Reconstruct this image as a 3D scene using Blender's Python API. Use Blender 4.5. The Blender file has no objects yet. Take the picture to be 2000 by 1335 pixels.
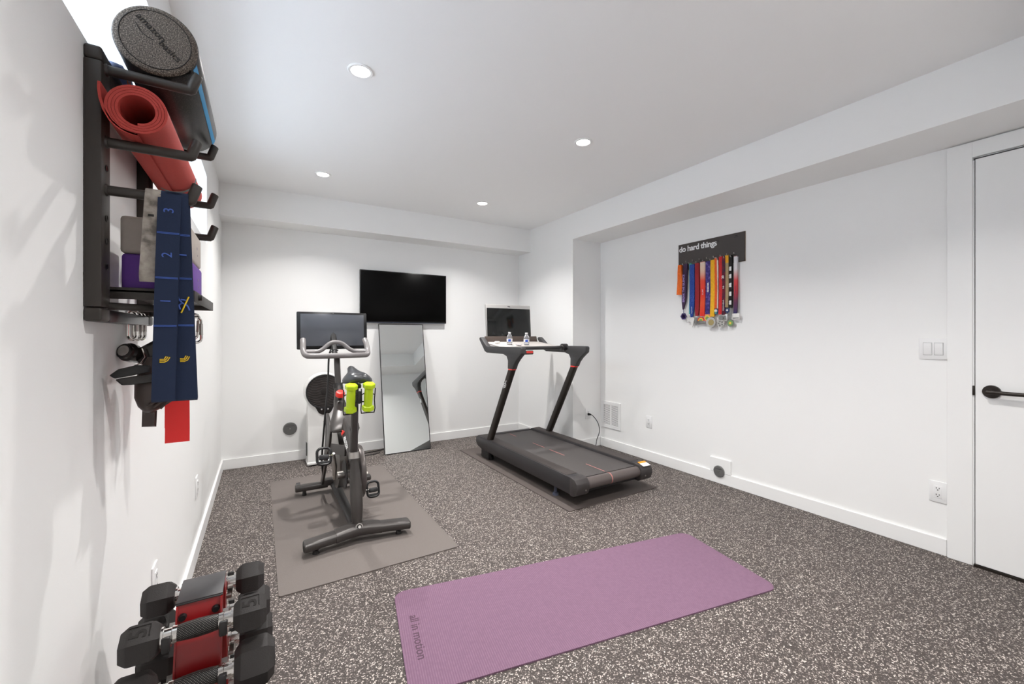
import bpy, bmesh, math, random
from mathutils import Vector, Matrix, Quaternion
random.seed(7)
S = bpy.context.scene
COL = S.collection
PI = math.pi

# ------------------------------------------------------------------ camera, world, exposure
CAM_H = 1.21
cd = bpy.data.cameras.new('camera')
cam = bpy.data.objects.new('camera', cd); COL.objects.link(cam)
cd.sensor_width = 36.0
cd.lens = 36.0 * 817.0 / 2000.0
cd.shift_y = -(667.5 - 655.6) / 2000.0
cd.clip_start = 0.02
cam.location = (0, 0, CAM_H)
cam.rotation_euler = (PI / 2, 0, -math.radians(30.9))
S.camera = cam

w = bpy.data.worlds.new('daylight'); S.world = w; w.use_nodes = True
bg = w.node_tree.nodes['Background']
bg.inputs[0].default_value = (0.74, 0.86, 1.0, 1)
bg.inputs[1].default_value = 6.8
S.view_settings.view_transform = 'Standard'
S.view_settings.look = 'None'
S.view_settings.exposure = 0.0
S.view_settings.gamma = 1.0
S.view_settings.use_curve_mapping = False
LAMP_W = 15.6
LAMP_SPREAD = 124

# ------------------------------------------------------------------ materials
MATS = {}
def _pr(name):
    m = bpy.data.materials.new(name); m.use_nodes = True
    nt = m.node_tree; b = nt.nodes['Principled BSDF']
    MATS[name] = m
    return m, nt, b
def srgb(r, g, b):
    f = lambda c: (c / 255 / 12.92) if c / 255 <= 0.04045 else ((c / 255 + 0.055) / 1.055) ** 2.4
    return (f(r), f(g), f(b), 1)
def mat(name, rgb, rough=0.5, metal=0.0, spec=0.5, bump=None, vary=0.0, vscale=30, coat=0.0, aniso=None):
    m, nt, b = _pr(name)
    b.inputs['Base Color'].default_value = srgb(*rgb)
    b.inputs['Roughness'].default_value = rough
    b.inputs['Metallic'].default_value = metal
    b.inputs['Specular IOR Level'].default_value = spec
    b.inputs['Coat Weight'].default_value = coat
    tc = nt.nodes.new('ShaderNodeTexCoord')
    if vary:
        n = nt.nodes.new('ShaderNodeTexNoise'); n.inputs['Scale'].default_value = vscale; n.inputs['Detail'].default_value = 4
        nt.links.new(tc.outputs['Object'], n.inputs['Vector'])
        r = nt.nodes.new('ShaderNodeValToRGB')
        c = srgb(*rgb)
        r.color_ramp.elements[0].position = 0.3; r.color_ramp.elements[1].position = 0.7
        r.color_ramp.elements[0].color = tuple(max(0, x * (1 - vary)) for x in c[:3]) + (1,)
        r.color_ramp.elements[1].color = tuple(min(1, x * (1 + vary)) for x in c[:3]) + (1,)
        nt.links.new(n.outputs['Fac'], r.inputs['Fac']); nt.links.new(r.outputs['Color'], b.inputs['Base Color'])
    if bump:
        sc, st = bump
        n = nt.nodes.new('ShaderNodeTexNoise'); n.inputs['Scale'].default_value = sc; n.inputs['Detail'].default_value = 2
        nt.links.new(tc.outputs['Object'], n.inputs['Vector'])
        bp = nt.nodes.new('ShaderNodeBump'); bp.inputs['Strength'].default_value = st; bp.inputs['Distance'].default_value = 0.002
        nt.links.new(n.outputs['Fac'], bp.inputs['Height']); nt.links.new(bp.outputs['Normal'], b.inputs['Normal'])
    return m
def weave(name, rgb, rgb2, scale, rough=0.85, axis='X', strength=0.4):
    """ribbed textile / rubber: wave bands with a slight tint change"""
    m, nt, b = _pr(name)
    b.inputs['Roughness'].default_value = rough
    b.inputs['Specular IOR Level'].default_value = 0.25
    tc = nt.nodes.new('ShaderNodeTexCoord')
    wv = nt.nodes.new('ShaderNodeTexWave'); wv.bands_direction = axis; wv.inputs['Scale'].default_value = scale
    wv.inputs['Distortion'].default_value = 0.4
    nt.links.new(tc.outputs['Object'], wv.inputs['Vector'])
    n = nt.nodes.new('ShaderNodeTexNoise'); n.inputs['Scale'].default_value = scale * 2
    nt.links.new(tc.outputs['Object'], n.inputs['Vector'])
    mx = nt.nodes.new('ShaderNodeMath'); mx.operation = 'MULTIPLY'
    nt.links.new(wv.outputs['Fac'], mx.inputs[0]); nt.links.new(n.outputs['Fac'], mx.inputs[1])
    r = nt.nodes.new('ShaderNodeValToRGB')
    r.color_ramp.elements[0].position = 0.1; r.color_ramp.elements[1].position = 0.6
    r.color_ramp.elements[0].color = srgb(*rgb); r.color_ramp.elements[1].color = srgb(*rgb2)
    nt.links.new(mx.outputs[0], r.inputs['Fac']); nt.links.new(r.outputs['Color'], b.inputs['Base Color'])
    bp = nt.nodes.new('ShaderNodeBump'); bp.inputs['Strength'].default_value = strength; bp.inputs['Distance'].default_value = 0.001
    nt.links.new(mx.outputs[0], bp.inputs['Height']); nt.links.new(bp.outputs['Normal'], b.inputs['Normal'])
    return m
def emit(name, rgb, s):
    m, nt, b = _pr(name)
    b.inputs['Base Color'].default_value = srgb(*rgb)
    b.inputs['Emission Color'].default_value = srgb(*rgb)
    b.inputs['Emission Strength'].default_value = s
    return m
def gradient(name, stops, rough=0.7):
    """printed ribbon: colours along its length (object Z)"""
    m, nt, b = _pr(name)
    b.inputs['Roughness'].default_value = rough
    tc = nt.nodes.new('ShaderNodeTexCoord'); sx = nt.nodes.new('ShaderNodeSeparateXYZ')
    nt.links.new(tc.outputs['Generated'], sx.inputs[0])
    r = nt.nodes.new('ShaderNodeValToRGB')
    while len(r.color_ramp.elements) < len(stops): r.color_ramp.elements.new(0.5)
    for e, (p, c) in zip(r.color_ramp.elements, stops):
        e.position = p; e.color = srgb(*c)
    nt.links.new(sx.outputs['Z'], r.inputs['Fac']); nt.links.new(r.outputs['Color'], b.inputs['Base Color'])
    return m
def blotch(name, stops, scale, rough=0.7, detail=3):
    m, nt, b = _pr(name)
    b.inputs['Roughness'].default_value = rough
    tc = nt.nodes.new('ShaderNodeTexCoord'); n = nt.nodes.new('ShaderNodeTexNoise')
    n.inputs['Scale'].default_value = scale; n.inputs['Detail'].default_value = detail
    nt.links.new(tc.outputs['Object'], n.inputs['Vector'])
    r = nt.nodes.new('ShaderNodeValToRGB')
    while len(r.color_ramp.elements) < len(stops): r.color_ramp.elements.new(0.5)
    for e, (p, c) in zip(r.color_ramp.elements, stops):
        e.position = p; e.color = srgb(*c)
    nt.links.new(n.outputs['Fac'], r.inputs['Fac']); nt.links.new(r.outputs['Color'], b.inputs['Base Color'])
    return m

def floor_material():
    m, nt, b = _pr('speckled_rubber')
    b.inputs['Roughness'].default_value = 0.62
    b.inputs['Specular IOR Level'].default_value = 0.35
    tc = nt.nodes.new('ShaderNodeTexCoord')
    nz = nt.nodes.new('ShaderNodeTexNoise'); nz.inputs['Scale'].default_value = 160; nz.inputs['Detail'].default_value = 1
    nt.links.new(tc.outputs['Object'], nz.inputs['Vector'])
    sub = nt.nodes.new('ShaderNodeVectorMath'); sub.operation = 'MULTIPLY_ADD'
    sub.inputs[1].default_value = (0.009, 0.009, 0.0); 
    nt.links.new(nz.outputs['Color'], sub.inputs[0]); nt.links.new(tc.outputs['Object'], sub.inputs[2])
    def flecks(scale, thr, soft):
        v = nt.nodes.new('ShaderNodeTexVoronoi'); v.voronoi_dimensions = '2D'; v.feature = 'F1'
        v.inputs['Scale'].default_value = scale
        nt.links.new(sub.outputs[0], v.inputs['Vector'])
        s = nt.nodes.new('ShaderNodeSeparateColor'); nt.links.new(v.outputs['Color'], s.inputs[0])
        g = nt.nodes.new('ShaderNodeMath'); g.operation = 'GREATER_THAN'; g.inputs[1].default_value = thr
        nt.links.new(s.outputs[0], g.inputs[0])
        d = nt.nodes.new('ShaderNodeMath'); d.operation = 'LESS_THAN'; d.inputs[1].default_value = soft
        nt.links.new(v.outputs['Distance'], d.inputs[0])
        k = nt.nodes.new('ShaderNodeMath'); k.operation = 'MULTIPLY'
        nt.links.new(g.outputs[0], k.inputs[0]); nt.links.new(d.outputs[0], k.inputs[1])
        return k, s
    k1, s1 = flecks(200, 0.79, 0.48)
    k2, s2 = flecks(300, 0.78, 0.5)
    c1 = nt.nodes.new('ShaderNodeValToRGB')
    c1.color_ramp.elements[0].color = srgb(150, 141, 134); c1.color_ramp.elements[1].color = srgb(222, 212, 204)
    nt.links.new(s1.outputs[1], c1.inputs['Fac'])
    n2 = nt.nodes.new('ShaderNodeTexNoise'); n2.inputs['Scale'].default_value = 240
    nt.links.new(tc.outputs['Object'], n2.inputs['Vector'])
    cb = nt.nodes.new('ShaderNodeValToRGB')
    cb.color_ramp.elements[0].color = srgb(46, 41, 39); cb.color_ramp.elements[1].color = srgb(80, 72, 69)
    nt.links.new(n2.outputs['Fac'], cb.inputs['Fac'])
    m1 = nt.nodes.new('ShaderNodeMix'); m1.data_type = 'RGBA'
    nt.links.new(k2.outputs[0], m1.inputs['Factor']); nt.links.new(cb.outputs['Color'], m1.inputs['A'])
    m1.inputs['B'].default_value = srgb(124, 115, 110)
    m2 = nt.nodes.new('ShaderNodeMix'); m2.data_type = 'RGBA'
    nt.links.new(k1.outputs[0], m2.inputs['Factor']); nt.links.new(m1.outputs['Result'], m2.inputs['A']); nt.links.new(c1.outputs['Color'], m2.inputs['B'])
    nt.links.new(m2.outputs['Result'], b.inputs['Base Color'])
    bp = nt.nodes.new('ShaderNodeBump'); bp.inputs['Strength'].default_value = 0.25; bp.inputs['Distance'].default_value = 0.001
    nt.links.new(n2.outputs['Fac'], bp.inputs['Height']); nt.links.new(bp.outputs['Normal'], b.inputs['Normal'])
    return m

wall_m = mat('white_paint', (247, 247, 246), 0.55, bump=(260, 0.06), spec=0.3)
ceil_m = mat('ceiling_paint', (250, 250, 250), 0.75, spec=0.2)
trim_m = mat('white_trim', (246, 246, 245), 0.4, spec=0.4)
floor_m = floor_material()
plate_m = mat('white_plastic', (240, 240, 240), 0.35)
slot_m = mat('slot_dark', (70, 68, 66), 0.6)
black_m = mat('black_plastic', (22, 22, 24), 0.42)
blackgloss_m = mat('black_gloss', (6, 6, 7), 0.12)
tvscreen_m = mat('tv_screen', (1, 1, 1), 0.3, spec=0.12)
bezel_m = mat('black_bezel', (14, 14, 16), 0.3)
chrome_m = mat('chrome', (225, 222, 218), 0.13, metal=1.0)
steel_m = mat('brushed_steel', (178, 174, 170), 0.3, metal=1.0)
bikemetal_m = mat('charcoal_painted_metal', (66, 62, 60), 0.34, metal=0.35, spec=0.6)
bikedark_m = mat('matte_dark_metal', (34, 32, 32), 0.5)
silverbar_m = mat('grey_handlebar_rubber', (122, 118, 118), 0.38, spec=0.55)
bronze_m = mat('dark_bronze_metal', (48, 42, 38), 0.42, metal=0.5, spec=0.5)
rackmetal_m = mat('dark_brown_powder_coat', (52, 47, 43), 0.45, spec=0.5, bump=(900, 0.08))
rackgloss_m = mat('rack_gloss', (30, 31, 38), 0.3, spec=0.6)
red_m = mat('red_rack_paint', (150, 14, 18), 0.3, spec=0.6)
knobred_m = mat('red_knob', (232, 52, 40), 0.35)
rubber_m = mat('black_rubber_head', (46, 43, 42), 0.62, bump=(500, 0.25), spec=0.4)
knurl_m, nt_, b_ = _pr('knurled_steel')
b_.inputs['Roughness'].default_value = 0.4; b_.inputs['Metallic'].default_value = 0.3
tc_ = nt_.nodes.new('ShaderNodeTexCoord'); hs = []
sx_ = nt_.nodes.new('ShaderNodeSeparateXYZ'); nt_.links.new(tc_.outputs['Object'], sx_.inputs[0])
at_ = nt_.nodes.new('ShaderNodeMath'); at_.operation = 'ARCTAN2'; nt_.links.new(sx_.outputs['Y'], at_.inputs[0]); nt_.links.new(sx_.outputs['Z'], at_.inputs[1])
an_ = nt_.nodes.new('ShaderNodeMath'); an_.operation = 'MULTIPLY'; an_.inputs[1].default_value = 22; nt_.links.new(at_.outputs[0], an_.inputs[0])
for sg_ in (1400, -1400):
    ma_ = nt_.nodes.new('ShaderNodeMath'); ma_.operation = 'MULTIPLY_ADD'; ma_.inputs[1].default_value = sg_
    nt_.links.new(sx_.outputs['X'], ma_.inputs[0]); nt_.links.new(an_.outputs[0], ma_.inputs[2])
    si_ = nt_.nodes.new('ShaderNodeMath'); si_.operation = 'SINE'; nt_.links.new(ma_.outputs[0], si_.inputs[0]); hs.append(si_)
mn_ = nt_.nodes.new('ShaderNodeMath'); mn_.operation = 'MINIMUM'; nt_.links.new(hs[0].outputs[0], mn_.inputs[0]); nt_.links.new(hs[1].outputs[0], mn_.inputs[1])
rp_ = nt_.nodes.new('ShaderNodeValToRGB'); rp_.color_ramp.elements[0].position = 0.05; rp_.color_ramp.elements[1].position = 0.55
rp_.color_ramp.elements[0].color = srgb(24, 23, 23); rp_.color_ramp.elements[1].color = srgb(128, 124, 120)
nt_.links.new(mn_.outputs[0], rp_.inputs['Fac']); nt_.links.new(rp_.outputs['Color'], b_.inputs['Base Color'])
rackplate_m = mat('rack_top_plate', (52, 50, 52), 0.35, vary=0.25, vscale=20)
yoga_m = weave('mauve_ribbed_foam', (115, 88, 108), (131, 101, 122), 36, rough=0.8, axis='X', strength=0.35)
yogatext_m = mat('mauve_dark_print', (78, 54, 70), 0.8)
eqmat_m = mat('grey_equipment_mat', (112, 105, 101), 0.75, bump=(420, 0.35), vary=0.10, vscale=350, spec=0.3)
tmat_m = mat('dark_equipment_mat', (88, 80, 77), 0.75, bump=(420, 0.35), vary=0.12, vscale=350, spec=0.3)
belt_m = mat('treadmill_belt', (72, 68, 67), 0.6, bump=(700, 0.2), vary=0.06, vscale=300)
rail_m = mat('treadmill_rail', (46, 44, 46), 0.42, spec=0.5)
railtop_m = weave('treadmill_rail_tread', (62, 57, 56), (76, 70, 68), 200, rough=0.6, axis='Y', strength=0.2)
post_m = mat('treadmill_upright', (46, 40, 36), 0.4, metal=0.3)
console_m = mat('treadmill_console', (60, 59, 60), 0.5)
tray_m = mat('console_tray', (196, 190, 186), 0.45)
pink_m = mat('belt_dash_pink', (196, 128, 122), 0.6)
redline_m = mat('red_accent', (232, 62, 54), 0.45)
orange_lab = mat('label_orange', (240, 156, 40), 0.5)
white_lab = mat('label_white', (232, 232, 232), 0.5)
greyfan_m = mat('fan_white', (238, 238, 236), 0.32)
grille_m = mat('fan_grille_dark', (34, 30, 29), 0.45)
slat_m = mat('fan_slat', (78, 72, 70), 0.4)
mirror_m = mat('mirror_glass', (232, 236, 234), 0.0, metal=1.0)
lime_m = mat('lime_vinyl', (196, 226, 34), 0.32, spec=0.5)
saddle_m = mat('saddle_vinyl', (52, 54, 58), 0.3, spec=0.6)
white_print = mat('white_print', (240, 240, 240), 0.6)
navy_m = weave('navy_elastic', (34, 44, 66), (52, 64, 92), 700, rough=0.85, axis='Z', strength=0.4)
navyin_m = mat('navy_elastic_edge', (26, 32, 50), 0.8)
bluestitch_m = mat('blue_stitch', (70, 98, 176), 0.8)
yellowstitch_m = mat('yellow_stitch', (238, 200, 40), 0.7)
slate_m = mat('slate_blue_band', (88, 108, 156), 0.55)
orangestitch_m = mat('orange_stitch', (196, 100, 70), 0.8)
camo_m = blotch('grey_marbled_fabric', [(0.35, (104, 98, 92)), (0.5, (150, 142, 134)), (0.7, (176, 168, 158))], 45, 0.85)
redmat_m = mat('red_mat_foam', (186, 66, 58), 0.8, bump=(600, 0.4), vary=0.05, vscale=200)
redmatline_m = mat('grey_mat_stripe', (120, 124, 122), 0.8)
foam_m = blotch('black_speckled_foam', [(0.35, (14, 13, 13)), (0.58, (30, 28, 27)), (0.75, (74, 68, 64))], 420, 0.38, 1)
foamend_m = blotch('brown_bead_foam', [(0.3, (44, 38, 33)), (0.5, (86, 76, 68)), (0.7, (140, 128, 116))], 420, 0.75, 1)
foamline_m = mat('foam_groove', (26, 22, 20), 0.8)
bluereflection_m = mat('blue_reflection_strip', (30, 148, 206), 0.5)
blockgrey_m = mat('warm_grey_foam_block', (178, 168, 160), 0.7, vary=0.04, vscale=60)
blockpurple_m = mat('purple_foam_block', (104, 62, 152), 0.7, vary=0.05, vscale=60)
redband_m = mat('red_latex_band', (226, 36, 34), 0.5)
gear_m = mat('black_gloss_gear', (26, 22, 21), 0.22, spec=0.6)
gearbrown_m = mat('dark_brown_neoprene', (58, 46, 42), 0.35)
glass_m, nt_, b_ = _pr('window_glass')
b_.inputs['Transmission Weight'].default_value = 1.0; b_.inputs['Roughness'].default_value = 0.0; b_.inputs['IOR'].default_value = 1.02
b_.inputs['Base Color'].default_value = (1, 1, 1, 1)
water_m, nt_, b_ = _pr('clear_plastic')
b_.inputs['Transmission Weight'].default_value = 0.85; b_.inputs['Roughness'].default_value = 0.05; b_.inputs['IOR'].default_value = 1.2
b_.inputs['Base Color'].default_value = srgb(236, 240, 246)
bluelabel_m = mat('blue_label', (44, 84, 190), 0.5)
lens_m = emit('downlight_lens', (255, 250, 244), 14.0)
screen_m = mat('bike_touchscreen', (94, 97, 104), 0.14, spec=0.5)  # base grey carries the haze of the room reflected in the glass
tscreen_m = mat('treadmill_touchscreen', (20, 22, 22), 0.1, spec=0.5)
board_m = mat('charcoal_board', (66, 60, 58), 0.55)

# ------------------------------------------------------------------ mesh helpers
class MB:
    def __init__(s): s.bm = bmesh.new()
    def _add(s, verts, faces, M=None):
        vs = [s.bm.verts.new(M @ Vector(v) if M else v) for v in verts]
        for f in faces:
            try: s.bm.faces.new([vs[i] for i in f])
            except ValueError: pass
        return vs
    def box(s, c, d, bevel=0.0, M=None, seg=2):
        b = bmesh.new(); bmesh.ops.create_cube(b, size=1.0)
        for v in b.verts: v.co = Vector((v.co.x * d[0] + c[0], v.co.y * d[1] + c[1], v.co.z * d[2] + c[2]))
        if bevel > 0:
            bmesh.ops.bevel(b, geom=list(b.edges), offset=min(bevel, min(d) * 0.49), segments=seg, profile=0.5, affect='EDGES')
        s.merge(b, M); return s
    def merge(s, b, M=None):
        b.verts.index_update()
        vs = [s.bm.verts.new(M @ v.co if M else v.co) for v in b.verts]
        for f in b.faces:
            try: s.bm.faces.new([vs[v.index] for v in f.verts])
            except ValueError: pass
        b.free()
    def ring_loft(s, rings, closed_ends=True, loop=False):
        n = len(rings[0]); V = [[s.bm.verts.new(p) for p in r] for r in rings]
        m = len(V)
        for i in range(m if loop else m - 1):
            a, b = V[i], V[(i + 1) % m]
            for j in range(n):
                try: s.bm.faces.new([a[j], a[(j + 1) % n], b[(j + 1) % n], b[j]])
                except ValueError: pass
        if closed_ends and not loop:
            s.bm.faces.new(V[0][::-1]); s.bm.faces.new(V[-1])
        return s
    def tube(s, pts, r, seg=10, closed=False, flat=None, up=None):
        """sweep of a circle (or ellipse flat=(a,b) as factors) along pts; r number or list"""
        P = [Vector(p) for p in pts]; n = len(P)
        R = r if isinstance(r, (list, tuple)) else [r] * n
        tang = []
        for i in range(n):
            if closed: t = P[(i + 1) % n] - P[i - 1]
            elif i == 0: t = P[1] - P[0]
            elif i == n - 1: t = P[-1] - P[-2]
            else: t = (P[i + 1] - P[i]).normalized() + (P[i] - P[i - 1]).normalized()
            tang.append(t.normalized())
        u = Vector(up) if up else (Vector((0, 0, 1)) if abs(tang[0].z) < 0.9 else Vector((0, 1, 0)))
        rings = []
        for i in range(n):
            t = tang[i]
            u = (u - t * u.dot(t)).normalized(); v = t.cross(u)
            fa, fb = flat if flat else (1, 1)
            k = 1.0
            rings.append([P[i] + u * (math.cos(2 * PI * j / seg) * R[i] * fa) + v * (math.sin(2 * PI * j / seg) * R[i] * fb) for j in range(seg)])
        s.ring_loft(rings, not closed, closed); return s
    def strip(s, pts, width, thick, up):
        """flat strap: rectangle width(across up) x thick swept along pts"""
        P = [Vector(p) for p in pts]; W = Vector(up).normalized(); rings = []
        ws = width if isinstance(width, (list, tuple)) else [width] * len(P)
        for i in range(len(P)):
            t = (P[min(i + 1, len(P) - 1)] - P[max(i - 1, 0)]).normalized()
            wv = (W - t * W.dot(t)).normalized(); n = t.cross(wv).normalized()
            a, b = ws[i] / 2, thick / 2
            rings.append([P[i] + wv * a + n * b, P[i] - wv * a + n * b, P[i] - wv * a - n * b, P[i] + wv * a - n * b])
        s.ring_loft(rings); return s
    def cyl(s, p0, p1, r0, r1=None, seg=20): return s.tube([p0, p1], [r0, r0 if r1 is None else r1], seg)
    def prism(s, poly, p0, ax_u, ax_v, ax_n, depth, bevel=0.0):
        """polygon in (u,v) at origin p0 extruded along n"""
        b = bmesh.new(); o = Vector(p0); U, Vv, N = Vector(ax_u), Vector(ax_v), Vector(ax_n)
        lo = [b.verts.new(o + U * x + Vv * y) for x, y in poly]
        hi = [b.verts.new(o + U * x + Vv * y + N * depth) for x, y in poly]
        n = len(poly)
        b.faces.new(lo[::-1]); b.faces.new(hi)
        for i in range(n): b.faces.new([lo[i], lo[(i + 1) % n], hi[(i + 1) % n], hi[i]])
        bmesh.ops.recalc_face_normals(b, faces=b.faces)
        if bevel:
            es = [e for e in b.edges if len(e.link_faces) == 2 and e.calc_face_angle(0) > 0.5]
            bmesh.ops.bevel(b, geom=es, offset=bevel, segments=2, profile=0.5, affect='EDGES')
        s.merge(b); return s
    def lathe(s, prof, seg=24, M=None):
        """prof (r,z) about Z"""
        rings = [[(M or Matrix()) @ Vector((r * math.cos(2 * PI * j / seg), r * math.sin(2 * PI * j / seg), z)) for j in range(seg)] for r, z in prof]
        s.ring_loft(rings); return s
    def build(s, name, m, parent=None, smooth=35, loc=None):
        bmesh.ops.recalc_face_normals(s.bm, faces=s.bm.faces)
        me = bpy.data.meshes.new(name); s.bm.to_mesh(me); s.bm.free()
        if m: me.materials.append(m)
        if smooth:
            for p in me.polygons: p.use_smooth = True
            me.set_sharp_from_angle(angle=math.radians(smooth))
        o = bpy.data.objects.new(name, me); COL.objects.link(o)
        if parent: o.parent = parent
        if loc: o.location = loc
        return o

def tag(o, label=None, cat=None, group=None, kind=None):
    if label: o['label'] = label
    if cat: o['category'] = cat
    if group: o['group'] = group
    if kind: o['kind'] = kind
    return o
def thing(name, label, cat, loc=(0, 0, 0), rz=0, group=None, kind=None):
    o = bpy.data.objects.new(name, None); COL.objects.link(o)
    o.empty_display_size = 0.1
    o.location = loc; o.rotation_euler = (0, 0, rz)
    return tag(o, label, cat, group, kind)
def inst(src, parent, loc=None, name=None, rot=None):
    c = src.copy(); COL.objects.link(c); c.parent = parent
    if loc: c.location = loc
    if rot: c.rotation_euler = rot
    return c
def copy_tree(o, parent=None):
    c = o.copy(); COL.objects.link(c); c.parent = parent
    for ch in o.children: copy_tree(ch, c)
    return c
def frame(o, right, up):
    r = Vector(right).normalized(); u = Vector(up); u = (u - r * u.dot(r)).normalized(); n = r.cross(u)
    M = Matrix.Identity(4)
    for i in range(3): M[i][0], M[i][1], M[i][2], M[i][3] = r[i], u[i], n[i], o[i]
    return M
def lettering(txt, size, o, right, up, m, parent, ext=0.0006, align='CENTER', name='lettering', bold=0.0, space=1.0):
    cu = bpy.data.curves.new(name, 'FONT'); cu.body = txt; cu.size = size; cu.extrude = ext
    cu.align_x = align; cu.align_y = 'CENTER'; cu.offset = bold; cu.space_character = space; cu.resolution_u = 3
    ob = bpy.data.objects.new(name, cu); COL.objects.link(ob)
    bpy.context.view_layer.update()
    me = bpy.data.meshes.new_from_object(ob.evaluated_get(bpy.context.evaluated_depsgraph_get()))
    bpy.data.objects.remove(ob); bpy.data.curves.remove(cu)
    me.transform(frame(o, right, up)); me.materials.clear(); me.materials.append(m); me.name = name
    r = bpy.data.objects.new(name, me); COL.objects.link(r)
    if parent: r.parent = parent
    return r
def arc(c, r, a0, a1, n):
    return [(c[0] + r * math.cos(a0 + (a1 - a0) * i / n), c[1] + r * math.sin(a0 + (a1 - a0) * i / n)) for i in range(n + 1)]
def rrect(w, h, r, n=5, c=(0, 0)):
    x, y = w / 2 - r, h / 2 - r; p = []
    for cx, cy, a in ((x, y, 0), (-x, y, PI / 2), (-x, -y, PI), (x, -y, 1.5 * PI)):
        p += arc((c[0] + cx, c[1] + cy), r, a, a + PI / 2, n)
    return p
def smooth_path(pts, n=8):
    P = [Vector(p) for p in pts]; out = []
    for i in range(len(P) - 1):
        p0, p1, p2, p3 = P[max(i - 1, 0)], P[i], P[i + 1], P[min(i + 2, len(P) - 1)]
        for k in range(n):
            t = k / n
            out.append(0.5 * ((2 * p1) + (p2 - p0) * t + (2 * p0 - 5 * p1 + 4 * p2 - p3) * t * t + (3 * p1 - p0 - 3 * p2 + p3) * t ** 3))
    out.append(P[-1]); return out
X, Y, Z = Vector((1, 0, 0)), Vector((0, 1, 0)), Vector((0, 0, 1))

# ------------------------------------------------------------------ the room
XL, YB, XR, ZC = -0.312, 4.587, 3.237, 2.515
YN = -0.31                                    # wall behind the camera
XP, YP, ZS, YS = 2.845, 3.49, 2.24, 4.31      # pier face, pier front, soffit underside, back soffit face
SILL, HEAD, WY0, WY1 = 1.822, 2.268, 0.62, 3.42
RECESS = 0.26
def struct(name, mb, m, label, cat, parent=None):
    o = mb.build(name, m, parent, smooth=0)
    if not parent: tag(o, label, cat, kind='structure')
    return o
def slab(x0, x1, y0, y1, z0, z1, mb=None):
    mb = mb or MB(); mb.box(((x0 + x1) / 2, (y0 + y1) / 2, (z0 + z1) / 2), (x1 - x0, y1 - y0, z1 - z0)); return mb
floor = struct('floor', slab(XL - .4, XR + .2, YN - .1, YB + .1, -.1, 0), floor_m, 'dark rubber gym floor with cream and grey flecks', 'floor')
ceiling = struct('ceiling', slab(XL - .4, XR + .2, YN - .1, YB + .1, ZC, ZC + .1), ceil_m, 'flat white ceiling with recessed downlights', 'ceiling')
struct('soffit', slab(XL, XR, YS, YB, ZS, ZC), wall_m, '', '', ceiling)
struct('soffit', slab(XP, XR, YN, YS, ZS, ZC), wall_m, '', '', ceiling)
struct('soffit', slab(XL, XP, YN, .28, ZS, ZC), wall_m, '', '', ceiling)
mb = slab(XL - .4, XL, YN, YB, -.05, SILL)
slab(XL - .4, XL, YN, YB, HEAD, ZC, mb); slab(XL - .4, XL, YN, WY0, SILL, HEAD, mb); slab(XL - .4, XL, WY1, YB, SILL, HEAD, mb)
wall_left = struct('wall_left', mb, wall_m, 'white left wall with a high window recess above the storage rack', 'wall')
struct('wall_back', slab(XL - .4, XR + .2, YB, YB + .1, -.05, ZC), wall_m, 'white back wall behind the television and bike', 'wall')
wall_right = struct('wall_right', slab(XR, XR + .1, YN, YB, -.05, ZC), wall_m, 'white right wall with the medal board', 'wall')
struct('pier', slab(XP, XR, YP, YB, 0, ZS), wall_m, '', '', wall_right)
struct('wall_front', slab(XL - .4, XR + .2, YN - .1, YN, -.05, ZC), wall_m, 'plain white wall behind the camera', 'wall')
BH, BT = 0.092, 0.014
def base(name, x0, x1, y0, y1, label):
    mb = MB(); mb.box(((x0 + x1) / 2, (y0 + y1) / 2, BH / 2), (x1 - x0, y1 - y0, BH), 0.002, seg=1)
    o = mb.build(name, trim_m, None, smooth=0); return tag(o, label, 'baseboard', kind='structure')
base('baseboard_left', XL, XL + BT, YN, YB, 'white baseboard along the left wall')
base('baseboard_back', XL + BT, XP, YB - BT, YB, 'white baseboard along the back wall')
base('baseboard_pier', XP - BT, XP, YP - BT, YB - BT, 'white baseboard along the side of the pier beside the treadmill')
base('baseboard_nook', XP, XR - BT, YP - BT, YP, 'short white baseboard on the pier face with the plugged outlet')
br = base('baseboard_right', XR - BT, XR, 0.745, YP - BT, 'white baseboard along the right wall with a raised block')
mb = MB(); mb.box((XR - BT / 2 - .001, 2.065, BH + .055), (BT + .002, .18, .116), .002, seg=1); mb.build('riser_block', trim_m, br, smooth=0)

# high window in the left wall
win = thing('window_1', 'white framed high basement window deep in the left wall', 'window', (XL - RECESS, 0, 0), kind='structure')
wf = MB()
for z in (SILL + .025, HEAD - .025): wf.box((-.02, (WY0 + WY1) / 2, z), (.05, WY1 - WY0, .05), .004)
for y in (WY0 + .025, (WY0 * 2 + WY1) / 3, (WY0 + 2 * WY1) / 3, WY1 - .025): wf.box((-.02, y, (SILL + HEAD) / 2), (.05, .05, HEAD - SILL), .004)
wf.build('window_frame', trim_m, win)
for i in range(3):
    y0 = WY0 + (WY1 - WY0) * i / 3; y1 = y0 + (WY1 - WY0) / 3
    mb = MB(); mb.box((-.025, (y0 + y1) / 2, (SILL + HEAD) / 2), (.006, y1 - y0, HEAD - SILL - .05)); mb.build('pane', glass_m, win, 0)
pl = bpy.data.lights.new('daylight_portal', 'AREA'); pl.shape = 'RECTANGLE'; pl.size = HEAD - SILL; pl.size_y = WY1 - WY0; pl.cycles.is_portal = True
po = bpy.data.objects.new('daylight_portal', pl); COL.objects.link(po); po.parent = win
po.location = (-.06, (WY0 + WY1) / 2, (SILL + HEAD) / 2); po.rotation_euler = (0, -PI / 2, 0)

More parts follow.
